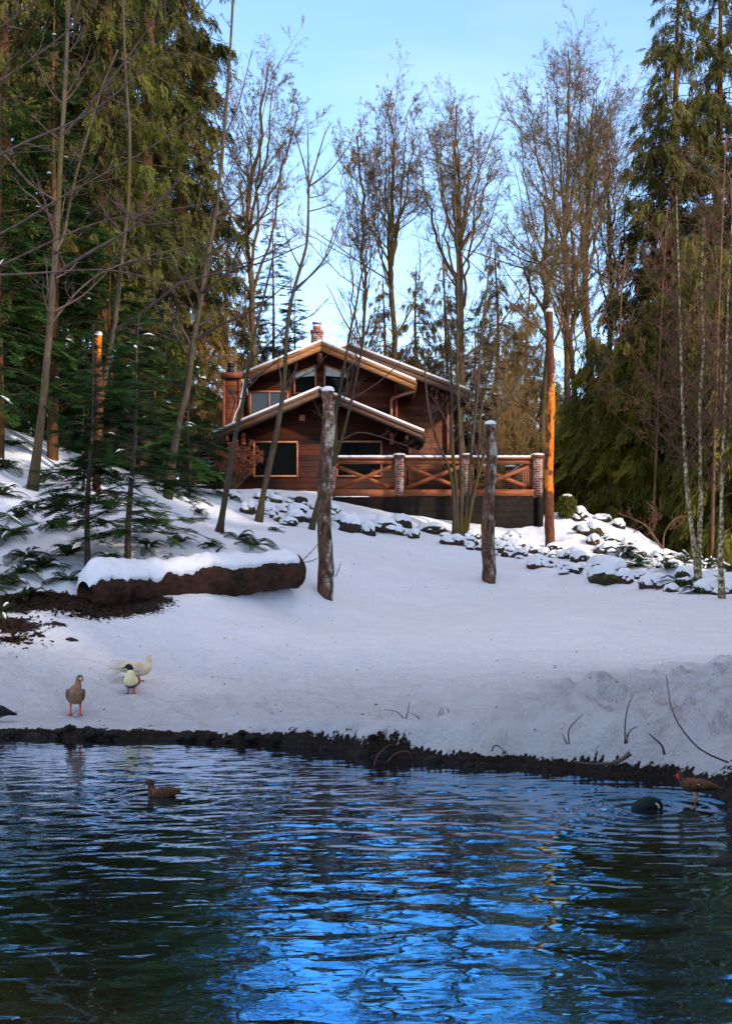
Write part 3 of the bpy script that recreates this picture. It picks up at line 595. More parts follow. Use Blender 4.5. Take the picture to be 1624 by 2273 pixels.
# upper front gable
YW2 = 53.2; YF2 = 52.2
l2, a2, r2 = roofset(cab, YF2, 60.0, (533, 832), (712, 758), (922, 845), .34, 'fascia', fh=.33)
m_ = MB(); xl, xr = X_(541, YW2), X_(880, YW2); zl = l2[1] + (xl - l2[0]) * (a2[1] - l2[1]) / (a2[0] - l2[0]) - .2; zr = r2[1] + (r2[0] - xr) * (a2[1] - r2[1]) / (r2[0] - a2[0]) - .2
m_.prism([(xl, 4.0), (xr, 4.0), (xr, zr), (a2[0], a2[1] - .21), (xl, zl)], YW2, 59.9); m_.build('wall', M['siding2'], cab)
m_ = MB(); xa = X_(711, YW2); m_.box(xa - .10, xa + .10, YF2 + .06, YW2 + .1, Z_(800, YF2), Z_(776, YF2)); m_.build('ridge_beam', M['beamdark'], cab)
w = pane(cab, 655, 699, 831, 872, YW2 - .01, top2=813); b_ = MB(); y = YW2 - .02
b_.add([(X_(656, y), y, Z_(838, y)), (X_(698.5, y), y, Z_(834, y)), (X_(698.5, y), y, Z_(814, y)), (X_(656, y), y, Z_(831, y))], [(0, 1, 2, 3)]); b_.build('blind', M['blind'], w)
w = pane(cab, 722, 769, 812, 872, YW2 - .01, top2=830); b_ = MB()
b_.add([(X_(723, y), y, Z_(834, y)), (X_(768, y), y, Z_(838, y)), (X_(768, y), y, Z_(830.5, y)), (X_(723, y), y, Z_(813, y))], [(0, 1, 2, 3)]); b_.build('blind', M['blind'], w)
pane(cab, 557, 637, 871, 925, YW2 - .01, glass='glass2', mull=598)
# rear right gable
YW3 = 56.4; YF3 = 55.4
l3, a3, r3 = roofset(cab, YF3, 64.0, (640, 818), (774, 764), (1041, 866), .36, 'fasciadark', fh=.36)
m_ = MB(); xl, xr = X_(700, YW3), X_(1002, YW3); zr = r3[1] + (r3[0] - xr) * (a3[1] - r3[1]) / (r3[0] - a3[0]) - .22; zl = l3[1] + (xl - l3[0]) * (a3[1] - l3[1]) / (a3[0] - l3[0]) - .22
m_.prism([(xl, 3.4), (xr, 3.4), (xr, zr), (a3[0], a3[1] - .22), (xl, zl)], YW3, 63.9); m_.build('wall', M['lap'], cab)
m_ = MB(); m_.box(X_(997, YW3), X_(1003, YW3), YW3 - .05, YW3 + .12, 3.8, zr); m_.build('corner_board', M['trimred'], cab)
m_ = MB(); m_.box(X_(876, YW2), X_(882, YW2), YW2 - .05, YW2 + .12, 5.3, Z_(852, YW2)); m_.build('corner_board', M['trimred'], cab)
# chimney chase on the left
ch = root('x', (0, 0, 0), None, None); roots.pop(); bpy.data.objects.remove(ch)
Yc = 52.0; m_ = MB(); m_.box(X_(496, Yc), X_(533, Yc), Yc, Yc + 1.2, 4.2, Z_(838, Yc))
cs = m_.build('chimney_chase', M['lap'], cab); cs['_o'] = cab['_o']
m_ = MB(); m_.box(X_(490, Yc), X_(537, Yc), Yc - .12, Yc + 1.3, Z_(839, Yc), Z_(827, Yc)); m_.build('cap', M['trimred'], cs)
m_ = MB()
for U in (497, 532): m_.box(X_(U, Yc) - .05, X_(U, Yc) + .05, Yc - .03, Yc + .0, 4.2, Z_(839, Yc))
m_.build('corner_board', M['trimred'], cs)
m_ = MB(); px = X_(512, Yc + .5); z0 = Z_(827, Yc + .5)
m_.tubes(np.array([[px, Yc + .5, z0 + h] for h in (0, .1, .101, .22, .221, .24, .241, .30, .301, .33)]), np.array([.14, .14, .11, .11, .15, .15, .10, .10, .14, .13]), 14, cap=True); m_.build('flue_pipe', M['darkmetal'], cs)
# antenna with white cable
m_ = MB(); y = 51.6; ax0, ax1 = X_(537, y), X_(556, y); az_ = Z_(846, y)
m_.bar((ax0, y, az_), (ax1, y, az_), .03, .03)
for k in range(7): xx = ax0 + (ax1 - ax0) * k / 6; m_.bar((xx, y, az_ - .07), (xx, y, az_ + .07), .018, .018, up=(1, 0, 0))
m_.bar((X_(545, y), y, az_), (X_(548, y), y + .5, az_ - .45), .03, .03)
an = m_.build('antenna', M['white'], cab); an['_o'] = cab['_o']
m_ = MB(); p = resample([P(541, 848, 51.6), P(536, 875, 51.8), P(531, 900, 51.8), P(522, 920, 51.85), P(515, 945, 51.85)], 14); m_.tubes(p, np.full(14, .018), 5); m_.build('cable', M['white'], an)
# brick chimney
Yk = 58.0; m_ = MB(); m_.box(X_(690, Yk), X_(716, Yk), Yk, Yk + .5, 9.6, Z_(738, Yk)); m_.box(X_(688.5, Yk), X_(717.5, Yk), Yk - .04, Yk + .54, Z_(738, Yk), Z_(732, Yk))
bc = m_.build('brick_chimney', M['brick'], cab); bc['_o'] = cab['_o']
m_ = MB(); m_.box(X_(694, Yk), X_(712, Yk), Yk + .1, Yk + .42, Z_(732, Yk), Z_(722, Yk)); m_.build('flue', M['clay'], bc)
m_ = MB()
for U in (696, 710): m_.box(X_(U, Yk) - .02, X_(U, Yk) + .02, Yk + .12, Yk + .16, Z_(722, Yk), Z_(716, Yk)); m_.box(X_(U, Yk) - .02, X_(U, Yk) + .02, Yk + .36, Yk + .40, Z_(722, Yk), Z_(716, Yk))
m_.box(X_(692.5, Yk), X_(713.5, Yk), Yk + .02, Yk + .5, Z_(716, Yk), Z_(714, Yk)); m_.build('rain_cap', M['metal'], bc)
# gutters and downspouts
def spout(pts, w=.10, mat='pipe'):
    m = MB()
    for a_, b__ in zip(pts[:-1], pts[1:]):
        d = np.array(b__) - np.array(a_); vert = abs(d[2]) > np.hypot(d[0], d[1]); m.bar(tuple(a_), tuple(b__), w, w, up=(1, 0, 0) if vert else (0, 0, 1))
    m.build('downspout', M[mat], cab)
spout([P(921, 856, 52.4), P(921, 866, 52.6), P(871, 884, 53.05), P(868, 890, 53.08), P(868, 945, 53.08)])
spout([P(1030, 877, 55.9), P(1012, 886, 56.2), P(994, 896, 56.3), P(993, 902, 56.32), P(993, 1040, 56.32)])
spout([P(941, 972, 48.2), P(935, 990, 48.4), P(905, 992, 48.9), P(903, 1000, 48.93), P(903, 1085, 48.93)], mat='darkmetal')
spout([P(474, 975, 48.2), P(476, 985, 48.5), P(508, 997, 48.9), P(509, 1005, 48.93), P(509, 1100, 48.93)], mat='darkmetal')
spout([P(543, 850, 52.6), P(548, 868, 52.9), P(552, 880, 53.0), P(552, 930, 53.0)], mat='beamdark')
# vent and wall lanterns
m_ = MB(); m_.box(X_(664, YW), X_(677, YW), YW - .06, YW - .005, Z_(934, YW), Z_(921, YW))
for k in range(4): z = Z_(932 - 3 * k, YW); m_.box(X_(665.5, YW), X_(675.5, YW), YW - .075, YW - .06, z - .005, z + .015)
m_.build('vent', M['frame'], cab)
for U in (541, 869):
    m_ = MB(); x = X_(U, YW); z0, z1 = Z_(985, YW), Z_(966, YW); yb = YW - .01
    for sx in (-.055, .055):
        for sy in (-.14, -.03): m_.bar((x + sx, yb + sy, z0), (x + sx, yb + sy, z1), .018, .018, up=(1, 0, 0))
    m_.box(x - .07, x + .07, yb - .155, yb, z0 - .02, z0 + .015); m_.box(x - .07, x + .07, yb - .155, yb, z1, z1 + .02); m_.box(x - .035, x + .035, yb - .12, yb, z1 + .02, z1 + .07); m_.box(x - .03, x + .03, yb - .02, yb + .004, z0, z1)
    lt = m_.build('wall_lantern', M['copper'], cab)
# ------------------------------------------------------------------ left stairs
Ys = 50.2; st = root('wooden_stairs', P(458, 1100, Ys), 'dark wooden stairs with snow dusted treads at the left end of the cabin', 'stairs')
m_ = MB(); sn = MB()
for k in range(9):
    z = Z_(1003 + k * 9.5, Ys); yy = Ys + 1.2 - k * .22; x0, x1 = X_(440, Ys) - k * .02 + .0, X_(478, Ys); m_.box(x0, x1, yy, yy + .26, z - .05, z); sn.box(x0 + .03, x1 - .03, yy - .004, yy + .12, z + .002, z + .02)
m_.build('tread', M['beamdark'], st); sn.build('snow', M['snow'], st)
m_ = MB()
for U in (438, 480): m_.bar((X_(U, Ys), Ys + 1.5, Z_(998, Ys)), (X_(U, Ys), Ys - .8, Z_(1090, Ys)), .06, .28)
m_.build('stringer', M['beamdark'], st)
m_ = MB(); y = Ys + .6
m_.bar(tuple(P(430, 952, y)), tuple(P(482, 954, y)), .08, .05); m_.bar(tuple(P(430, 992, y)), tuple(P(482, 992, y)), .06, .05)
for U in (440, 447.5, 455, 462.5, 470, 477): m_.bar(tuple(P(U, 952, y)), tuple(P(U, 992, y)), .035, .035, up=(1, 0, 0))
m_.build('railing', M['beamdark'], st)
m_ = MB(); m_.box(X_(428, y) - .12, X_(438, y), y - .1, y + .1, 4.2, Z_(946, y)); m_.box(X_(428, y), X_(500, y), y - .04, y + 1.8, Z_(1001, y), Z_(994, y)); m_.build('landing', M['beamdark'], st)

# ------------------------------------------------------------------ terrace and railing
YT = 45.0; tr = root('terrace', (2.2, YT, 4.2), 'dark block retaining wall carrying the terrace in front of the cabin', 'terrace')
m_ = MB(); x0, x1 = X_(738, YT), X_(1205, YT); zt = Z_(1103, YT); m_.box(x0, x1, YT, YT + .25, 2.0, zt); m_.box(x1 - .25, x1, YT + .25, 53.5, 2.0, zt); m_.build('retaining_wall', M['block'], tr)
m_ = MB(); m_.box(x0 + .02, x1 - .26, YT + .26, 55.5, zt - .18, zt - .02); m_.build('floor', M['roof'], tr)
m_ = MB(); m_.box(X_(1192, YT), X_(1204, YT), YT - .10, YT - .003, 2.4, zt); m_.build('wall_post', M['block'], tr)
rl = root('deck_railing', (2.2, YT, zt), 'orange brown timber railing with cross braces between old brick pillars', 'railing')
def pillar(U0, U1, Y, V0=1016, V1=1102, label=None):
    m = MB(); w = (U1 - U0) * Y / FPX; x0 = X_(U0, Y); m.box(x0, x0 + w, Y, Y + w, Z_(V1, Y), Z_(V0, Y)); p_ = m.build('brick_pillar', M['brick'], rl); p_['_o'] = rl['_o']
    m = MB(); m.box(x0 - .03, x0 + w + .03, Y - .03, Y + w + .03, Z_(V0, Y), Z_(V0 - 6, Y)); m.build('cap', M['trimred'], p_)
    m = MB(); xc, yc = x0 + w / 2, Y + w / 2; hh = Z_(V0 - 6, Y); rr = w / 2 + .02
    m.tubes(np.array([[xc, yc, hh + .002], [xc, yc, hh + .03], [xc, yc, hh + .055], [xc, yc, hh + .07]]), np.array([rr * 1.2, rr * 1.25, rr * .95, rr * .3]), 12, cap=True); m.build('snow_cap', M['snow'], p_, smooth=True)
zc = 1102
pillar(731, 744, YT); pillar(876, 896, YT); pillar(1027, 1046, YT); pillar(1182, 1204, YT, 1016, 1103)
pillar(1152, 1172, 48.2, 1030, 1095); pillar(1124, 1142, 51.5, 1042, 1090)
for (U0, U1) in ((744, 874), (898, 1025), (1048, 1180)):
    y = YT + .12; m = MB(); m.bar(tuple(P(U0, 1024, y)), tuple(P(U1, 1024, y)), .09, .16); m.bar(tuple(P(U0 - 1, 1017.5, y)), tuple(P(U1 + 1, 1017.5, y)), .22, .045); tpr = m.build('top_rail', M['beam'], rl); tpr['_o'] = rl['_o']
    m = MB(); a_, b__ = P(U0 - 1, 1014.2, y), P(U1 + 1, 1014.2, y); pts = resample([a_, b__], 30); rngs = np.random.RandomState(int(U0)); m.tubes(pts, .045 + .012 * rngs.rand(30), 8, cap=True)
    v = m.v[0]; v[:, 1] = (v[:, 1] - y) * 2.2 + y; m.build('snow', M['snow'], tpr, smooth=True)
    m = MB(); m.bar(tuple(P(U0 - 2, 1094, YT + .05)), tuple(P(U1 + 3, 1094, YT + .05)), .12, .20); m.build('bottom_rail', M['beam'], rl)
    for s_ in (0, 1):
        a_, b__ = ((U0 + 3, 1035), (U1 - 3, 1084)) if s_ == 0 else ((U0 + 3, 1084), (U1 - 3, 1035)); yy = y + (.0 if s_ else .06)
        m = MB(); m.bar(tuple(P(a_[0], a_[1], yy)), tuple(P(b__[0], b__[1], yy)), .055, .12); m.build('brace', M['beam'], rl)
    for U in (U0 + 1, U1 - 1.2):
        m = MB(); m.bar(tuple(P(U, 1030, y)), tuple(P(U, 1087, y)), .07, .05, up=(1, 0, 0)); m.build('post', M['trimred'], rl)
# side run of railing going back
m = MB(); xs = X_(1190, YT)
for V, h in ((1022, .12), (1092, .16)): m.bar((xs - .1, YT + .4, Z_(V, YT)), (xs - .1, 53.0, Z_(V, YT)), .08, h)
for k in range(11): yy = YT + .8 + k * .72; m.bar((xs - .1, yy, Z_(1090, YT)), (xs - .1, yy, Z_(1024, YT)), .05, .05, up=(1, 0, 0))
m.build('side_railing', M['beam'], rl)
m = MB(); m.bar((xs - .1, YT + .5, Z_(1016.5, YT)), (xs - .1, 52.8, Z_(1016.5, YT)), .14, .05); m.build('snow', M['snow'], rl)
# small red ornament behind the brace
c = P(829, 1048, YT + .55); m = MB(); m.tubes(np.array([c + [0, 0, h] for h in (-.75, -.10, -.08, -.03, .03, .07, .09)]), np.array([.012, .012, .06, .085, .07, .03, .008]), 10, cap=True)
M['red'] = simple('red_paint', (190, 20, 14), (214, 30, 20), 8, .4)
tag(m.build('ornament', M['red'], origin=c, smooth=True), 'small bright red ball ornament standing behind the crossed braces of the railing', 'ornament')

# ------------------------------------------------------------------ log posts
def mk_post(name, split=None):
    t = NT(name); v = t.coord((1, 1, .5)); n = t.noise(v, 7, 7, .7, .8)
    col = t.ramp(n, [(.32, lin((34, 24, 20))), (.5, lin((92, 66, 51))), (.68, lin((136, 104, 82)))])
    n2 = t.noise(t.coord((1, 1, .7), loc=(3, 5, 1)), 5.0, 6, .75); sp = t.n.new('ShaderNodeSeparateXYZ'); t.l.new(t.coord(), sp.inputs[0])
    if split is None:
        g1 = t.math('ADD', n2, t.math('MULTIPLY', sp.outputs[0], .55)); col = t.mix(t.step(g1, .57, .68), col, lin((178, 170, 160)))
        n3 = t.noise(t.coord((1, 1, .35), loc=(9, 2, 4)), 3.5, 5, .7); col = t.mix(t.step(n3, .57, .64), col, lin((26, 18, 16)))
        t.b.inputs['Roughness'].default_value = .9
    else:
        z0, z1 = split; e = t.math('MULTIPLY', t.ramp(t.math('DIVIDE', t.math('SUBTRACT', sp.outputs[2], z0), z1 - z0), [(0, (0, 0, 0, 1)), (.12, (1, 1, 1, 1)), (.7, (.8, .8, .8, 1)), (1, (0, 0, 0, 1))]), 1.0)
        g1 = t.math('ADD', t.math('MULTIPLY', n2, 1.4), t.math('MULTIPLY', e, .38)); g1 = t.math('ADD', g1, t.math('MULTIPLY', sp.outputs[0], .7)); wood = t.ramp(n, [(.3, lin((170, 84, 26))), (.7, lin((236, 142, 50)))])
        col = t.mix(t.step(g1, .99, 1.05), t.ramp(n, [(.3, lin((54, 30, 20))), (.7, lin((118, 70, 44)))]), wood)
    t.bump(n, 1.0, .03); return t.done(col, .85, .2)
M['post'] = mk_post('lichen_post_bark'); M['orange_post'] = mk_post('sunlit_peeled_bark', (1.1, 5.6)); M['peel_post'] = mk_post('stump_bark', (3.4, 4.7))  # tall post: sunlight painted as orange over peeled wood, by height and right side
def post(U, V, V1, wpx0, wpx1, label, mat='post', Y=None, U1=None, seed=1, name='log_post'):
    b = hit(U, V) if Y is None else P(U, V, Y); Y = b[1]; tp = P(U1 if U1 else U, V1, Y); H = tp[2] - b[2]; n = 46; t = np.linspace(0, 1, n); rng = np.random.RandomState(seed)
    p = b + (tp - b) * t[:, None]; p[:, 2] = b[2] - .15 + (H + .15) * t; r = (wpx0 + (wpx1 - wpx0) * t) / 2 * Y / FPX
    o = root(name, b, label, 'post'); m = MB(); m.tubes(p, r, 20, cap=True); v = m.v[0].reshape(n, 20, 3); nn = np.array([[mnoise.noise(Vector((a * .9, bb * .28, seed))) for a in range(20)] for bb in range(n)]); nn[:, -1] = nn[:, 0]
    v += (v - p[:, None]) * (.30 * nn)[..., None]; v[:, :, 0] += (.035 * np.sin(np.linspace(0, 7, n) + seed))[:, None] * (t[:, None] < .97) * np.minimum(1, (1 - t[:, None]) * 6); m.build('trunk', M[mat], o, smooth=True)
    m = MB(); rr = r[-1]; top = tp[2]; q = np.array([[tp[0], Y, top + h] for h in (-.012, .0, .035, .075, .10, .11)]); m.tubes(q, np.array([rr * .98, rr * 1.13, rr * 1.12, rr * .95, rr * .55, rr * .1]), 16, cap=True); m.build('snow_cap', M['snow'], o, smooth=True); return o
post(718, 1321, 868, 34, 25, 'tall cut log post with white lichen, nearest the middle of the snowy lawn', U1=728, seed=1)
post(1083, 1291, 942, 29, 22, 'shorter lichen spotted log post on the lawn in front of the terrace wall', U1=1088, seed=2)
post(1220, 1204, 692, 21, 15, 'very tall log post with painted sunlit orange on its peeled wood beside the terrace corner', 'orange_post', Y=42.6, U1=1219, seed=3)
post(218, 1085, 744, 17, 15, 'thin snow topped log post with orange peeled tip among the green firs', 'peel_post', Y=37.5, U1=219, seed=4)

# ------------------------------------------------------------------ fallen log
def fallen_log():
    A = P(180, 1318, 27.9); B = P(655, 1268, 31.5); n = 60; ns = 28; t = np.linspace(0, 1, n); o = root('fallen_log', (A + B) / 2 - [0, 0, .4], 'thick rotten fallen log under a deep blanket of snow', 'log')
    C_ = A + (B - A) * t[:, None]; r = (.50 - .13 * t + .03 * np.sin(t * 13)) * (.55 + .45 * smoothstep(0, .07, t)); d = (B - A) / np.linalg.norm(B - A); s = np.cross(d, [0, 0, 1.]); s /= np.linalg.norm(s); u = np.cross(s, d)
    th = np.arange(ns) / ns * 2 * np.pi; nn = np.array([[mnoise.fractal(Vector((math.cos(a) * 1.0, math.sin(a) * 1.0, k * .22)), 1, 2, 5) for a in th] for k in range(n)])
    rr = r[:, None] * (1 + .15 * nn + .05 * np.array([[mnoise.noise(Vector((math.cos(a) * 5, math.sin(a) * 5, k * .8))) for a in th] for k in range(n)])); rr[:2] *= .9; V = C_[:, None] + rr[..., None] * (np.cos(th)[None, :, None] * s + np.sin(th)[None, :, None] * u)
    V[0] += d * .15; idx = np.arange(n * ns).reshape(n, ns); nx = np.roll(idx, -1, 1); m = MB()
    V2 = np.concatenate([V.reshape(-1, 3), [V[0].mean(0) + d * .12], [V[-1].mean(0) - d * .05]])
    m.add(V2, np.stack([idx[:-1], nx[:-1], nx[1:], idx[1:]], -1).reshape(-1, 4), [(idx[0, (k + 1) % ns], idx[0, k], n * ns) for k in range(ns)] + [(idx[-1, k], idx[-1, (k + 1) % ns], n * ns + 1) for k in range(ns)])
    m.build('trunk', M['rotlog'], o, smooth=True)
    # snow blanket: arcs over the top, ragged lower edges
    na = 26; m = MB(); ri = np.random.RandomState(3); n2 = 110; t = np.linspace(.012, .985, n2); Cc = A + (B - A) * t[:, None]; r = (.50 - .13 * t + .03 * np.sin(t * 13)) * (.55 + .45 * smoothstep(0, .07, t))
    edgeF = np.array([-.05 + .24 * mnoise.fractal(Vector((k * .09, 0, 2.2)), 1, 2, 4) + .16 * mnoise.noise(Vector((k * .7, 4, 0))) for k in range(n2)]) + .25 * np.exp(-((t - .04) / .05) ** 2)
    edgeF = np.clip(edgeF + .30 * smoothstep(.25, .45, t) + .34, -.2, 1.2); edgeB = np.full(n2, .25)
    a = edgeF[:, None] + (np.pi - edgeB - edgeF)[:, None] * np.linspace(0, 1, na)[None]
    thick = .095 * np.sin(np.pi * np.linspace(0, 1, na)) ** .55; thick = thick[None] * (1 + .7 * np.array([[mnoise.fractal(Vector((k * .16, j * .2, 7)), 1, 2, 3) for j in range(na)] for k in range(n2)])); thick *= smoothstep(-.005, .05, t)[:, None] * smoothstep(1, .95, t)[:, None] ** .5
    rad = r[:, None] * 1.03 + thick; rad[:, 0] = r * .90; rad[:, -1] = r * .9; rad[0] = r[0] * .8; rad[-1] = r[-1] * .6
    V = Cc[:, None] + rad[..., None] * (np.cos(a)[..., None] * s + np.sin(a)[..., None] * u); idx = np.arange(n2 * na).reshape(n2, na)
    m.add(V.reshape(-1, 3), np.stack([idx[:-1, :-1], idx[1:, :-1], idx[1:, 1:], idx[:-1, 1:]], -1).reshape(-1, 4)); m.build('snow', M['snow'], o, smooth=True)
fallen_log()

# ------------------------------------------------------------------ rocks
def rock_proto(seed):
    bm = bmesh.new(); bmesh.ops.create_icosphere(bm, subdivisions=4, radius=1); rng = random.Random(seed); sx, sy, sz = rng.uniform(.85, 1.25), rng.uniform(.75, 1.1), rng.uniform(.6, .85)
    off = Vector((seed * 7.3, 1, 2))
    for v in bm.verts:
        c = v.co.copy(); n = mnoise.fractal(c * .9 + off, 1, 2, 4); cell = mnoise.voronoi(c * 1.1 + off)[0][0]
        cell2 = mnoise.voronoi(c * .8 + off * 2)[0]; k = 1 + .26 * n - .30 * max(0, .35 - cell) - .35 * max(0, .22 - (cell2[1] - cell2[0])); v.co = Vector((c.x * sx, c.y * sy, c.z * sz)) * k
        if v.co.z < -.35: v.co.z = -.35 + (v.co.z + .35) * .3
    bm.normal_update(); me = bpy.data.meshes.new('boulder'); bm.to_mesh(me)
    for p in me.polygons: p.use_smooth = True
    # snow cap
    me.update(); N = {v.index: v.normal.copy() for v in me.vertices}; w = {}
    for v in me.vertices:
        q = v.normal.z + .40 * mnoise.noise(v.co * 2.2 + off) + .2 * mnoise.noise(v.co * 6 + off); w[v.index] = min(1, max(0, (q - .40) / .30))
    vid = {}; vs = []; fs = []
    for p in me.polygons:
        if max(w[i] for i in p.vertices) > 0:
            f = []
            for i in p.vertices:
                if i not in vid: vid[i] = len(vs); co = me.vertices[i].co; vs.append(co + N[i] * (-.03 + .12 * w[i] ** .6) + Vector((0, 0, .16 * w[i] ** .6)))
                f.append(vid[i])
            fs.append(f)
    m2 = bpy.data.meshes.new('snow_cap'); m2.from_pydata([tuple(v) for v in vs], [], fs); m2.update()
    for p in m2.polygons: p.use_smooth = True
    bm.free(); m2.materials.append(M['snow']); return me, m2
protos = [rock_proto(k) for k in range(9)]
rock_mesh = {}
for i, (me, m2) in enumerate(protos):
    for j in range(3):
        c = me.copy(); c.materials.clear(); c.materials.append(M['rocks'][j]); rock_mesh[(i, j)] = c
rrng = random.Random(5)
def rock(U, V, w, label, moss=0, group=None, h=1.0, sink=.24, snow=True):
    b = hit(U, V, 26, 60); s = w * (1.42 if w > 24 else 1.15) / 2 * b[1] / FPX; i = rrng.randrange(9)
    o = bpy.data.objects.new('boulder', rock_mesh[(i, moss)]); sc.collection.objects.link(o); o.location = (b[0], b[1] + s * .3, b[2] + s * (.32 - sink)); o.rotation_euler = (rrng.uniform(-.08, .08), rrng.uniform(-.08, .08), rrng.uniform(0, 6.28)); ax = rrng.uniform(.78, 1.22); o.scale = (s * ax, s / ax, s * h * rrng.uniform(.75, 1.2))
    tag(o, label, 'rock', group)
    if snow and not (w < 24 and rrng.random() < .3): c = bpy.data.objects.new('snow_cap', protos[i][1]); sc.collection.objects.link(c); c.parent = o
    return o
def c6(x, y): return ((1000 + x * .5542) * .6767, (1450 + y * .5542) * .6767)
def c3(x, y): return ((600 + x * .3079) * .6767, (1350 + y * .3079) * .6767)
def cR(x, y): return ((1750 + x * .4002) * .6767, (1550 + y * .4002) * .6767)
GR1, GR2, GR3 = 'boulders along the foot of the terrace wall', 'boulders on the bank left of the terrace', 'boulders of the rockery right of the terrace'
L1 = [(235, 520, 130, 0, 'large bare dark boulder second from the left below the terrace wall'), (345, 495, 115, 2, 'mossy snow topped boulder beside the large dark one below the terrace wall'), (455, 520, 130, 0, 'dark boulder with a steep snow cap left of middle below the terrace wall'),
      (560, 500, 100, 0, 'grey boulder with thin snow touching the terrace wall left of the bare stems'), (362, 540, 82, 0, 'low flat stone sunk in snow in front of the mossy boulder'), (548, 545, 72, 2, 'small mossy stone in snow left of the bare stem clump'), (648, 562, 76, 2, 'flat green mossy stone in the middle of the wall foot'),
      (752, 535, 100, 2, 'round mossy boulder with tall snow cap left of the stem clump'), (825, 562, 62, 0, 'small dark stone leaning on the round mossy boulder'), (882, 606, 112, 1, 'brown boulder at the foot of the multi stemmed tree'), (966, 618, 62, 1, 'small reddish stone just right of the stem clump base'),
      (1028, 640, 46, 1, 'tiny brown stone left of the shorter log post'), (1000, 565, 76, 0, 'snow buried stone between stem clump and shorter log post'), (1145, 635, 70, 2, 'mossy stone right behind the shorter log post'), (1225, 585, 84, 0, 'snow rounded stone against the wall right of the shorter post'),
      (1250, 638, 96, 2, 'green topped stone below the right end of the terrace wall'), (1348, 655, 70, 1, 'reddish brown stone below the terrace corner'), (1412, 665, 62, 2, 'small mossy stone just left of the orange log post foot'), (1300, 672, 44, 0, 'tiny stone half buried below the terrace corner'),
      (1480, 640, 66, 0, 'snow covered stone right at the orange log post foot'), (1375, 742, 90, 1, 'flat brown slab of stone at the lawn edge below the terrace corner'), (165, 420, 76, 2, 'snow domed boulder beside the tallest lawn post at wall level'), (170, 470, 66, 0, 'stone tucked behind the tall lawn post lower in the bank')]
for x, y, w, ms, lb in L1: rock(*c6(x, y), w * .375, lb, ms, GR1)
L2 = [(700, 1075, 175, 2, 'big mossy boulder nearest the leaning sapling on the left bank'), (900, 1090, 140, 0, 'snow smothered boulder right of the leaning sapling foot'), (935, 1130, 100, 0, 'dark stone below the snow smothered boulder'), (1062, 1070, 92, 1, 'rounded brown stone high in the left bank rocks'),
      (1185, 1160, 165, 0, 'broad boulder wholly rounded with snow left of the tall lawn post'), (1010, 1160, 74, 0, 'small black stone between two snowy boulders on the left bank'), (1262, 1110, 92, 0, 'brown stone at mid height left of the tall lawn post'), (1330, 1145, 92, 0, 'dark stone just left of the tall lawn post'),
      (1262, 970, 112, 0, 'flat dark stone under the cabin wall left of the terrace'), (1292, 1000, 62, 1, 'small reddish stone under the flat dark stone'), (1372, 1015, 66, 0, 'small stone by the left end of the terrace wall'), (1110, 1205, 130, 2, 'low mossy stone with fern in front on the left bank'), (1160, 935, 84, 0, 'grey stone poking from the snow mound below the cabin window'), (520, 925, 116, 0, 'long arched grey stone in snow left of the mound')]
for x, y, w, ms, lb in L2: rock(*c3(x, y), w * .2084, lb, ms, GR2)
L3 = [(482, 512, 165, 2, 'large mossy boulder crowned with snow high on the right rockery'), (366, 470, 84, 0, 'dark stone left of the large mossy boulder on the right rockery'), (487, 578, 98, 1, 'brown pointed stone below the large mossy boulder'), (550, 605, 64, 2, 'small green stone beside the large fern'), (600, 635, 60, 0, 'small stone behind the large fern'),
      (432, 715, 76, 2, 'mossy round stone in the right rockery pile'), (306, 668, 84, 2, 'stone with green top at the left of the right rockery pile'), (362, 735, 110, 1, 'round red brown boulder bare of snow in the rockery pile'), (402, 810, 110, 1, 'brown cracked boulder at the lawn edge of the rockery'), (292, 815, 140, 0, 'dark angular boulder at the lawn edge left of the rockery'),
      (248, 830, 72, 0, 'flat dark stone at the lawn edge furthest left of the rockery'), (35, 775, 110, 1, 'brown slab in snow at the lawn edge near the orange post'), (82, 668, 84, 2, 'green stone below and right of the orange log post'), (160, 670, 54, 0, 'small grey stone right of the orange log post'),
      (600, 890, 300, 2, 'biggest boulder of the rockery, long with green moss and rusty face'), (735, 895, 150, 1, 'rusty right end boulder joined to the biggest mossy boulder'), (822, 866, 84, 2, 'small mossy stone right of the biggest boulder'), (892, 862, 100, 1, 'brown stone behind the reddish boulder low in the rockery'), (1000, 935, 165, 1, 'reddish boulder with a green top low in the rockery'),
      (1132, 975, 104, 2, 'dark stone among ferns low in the rockery'), (902, 905, 70, 2, 'small stone in front of the reddish boulder'), (1430, 985, 150, 2, 'mossy boulder at the foot of the forked birch'), (1592, 990, 90, 1, 'brown stone at the right picture edge by the last birch'), (380, 375, 110, 0, 'snow domed boulder beside the round clipped bush'), (522, 665, 84, 0, 'snow rounded stone left of the large fern'),
      (945, 712, 64, 2, 'small mossy stone right above the large fern'), (560, 390, 90, 2, 'dark stone on the skyline of the right rockery'), (690, 450, 90, 0, 'dark stone on the descending skyline of the rockery'), (640, 700, 80, 0, 'snow buried stone above the biggest boulder')]
for x, y, w, ms, lb in L3: rock(*cR(x, y), w * .2708, lb, ms, GR3)
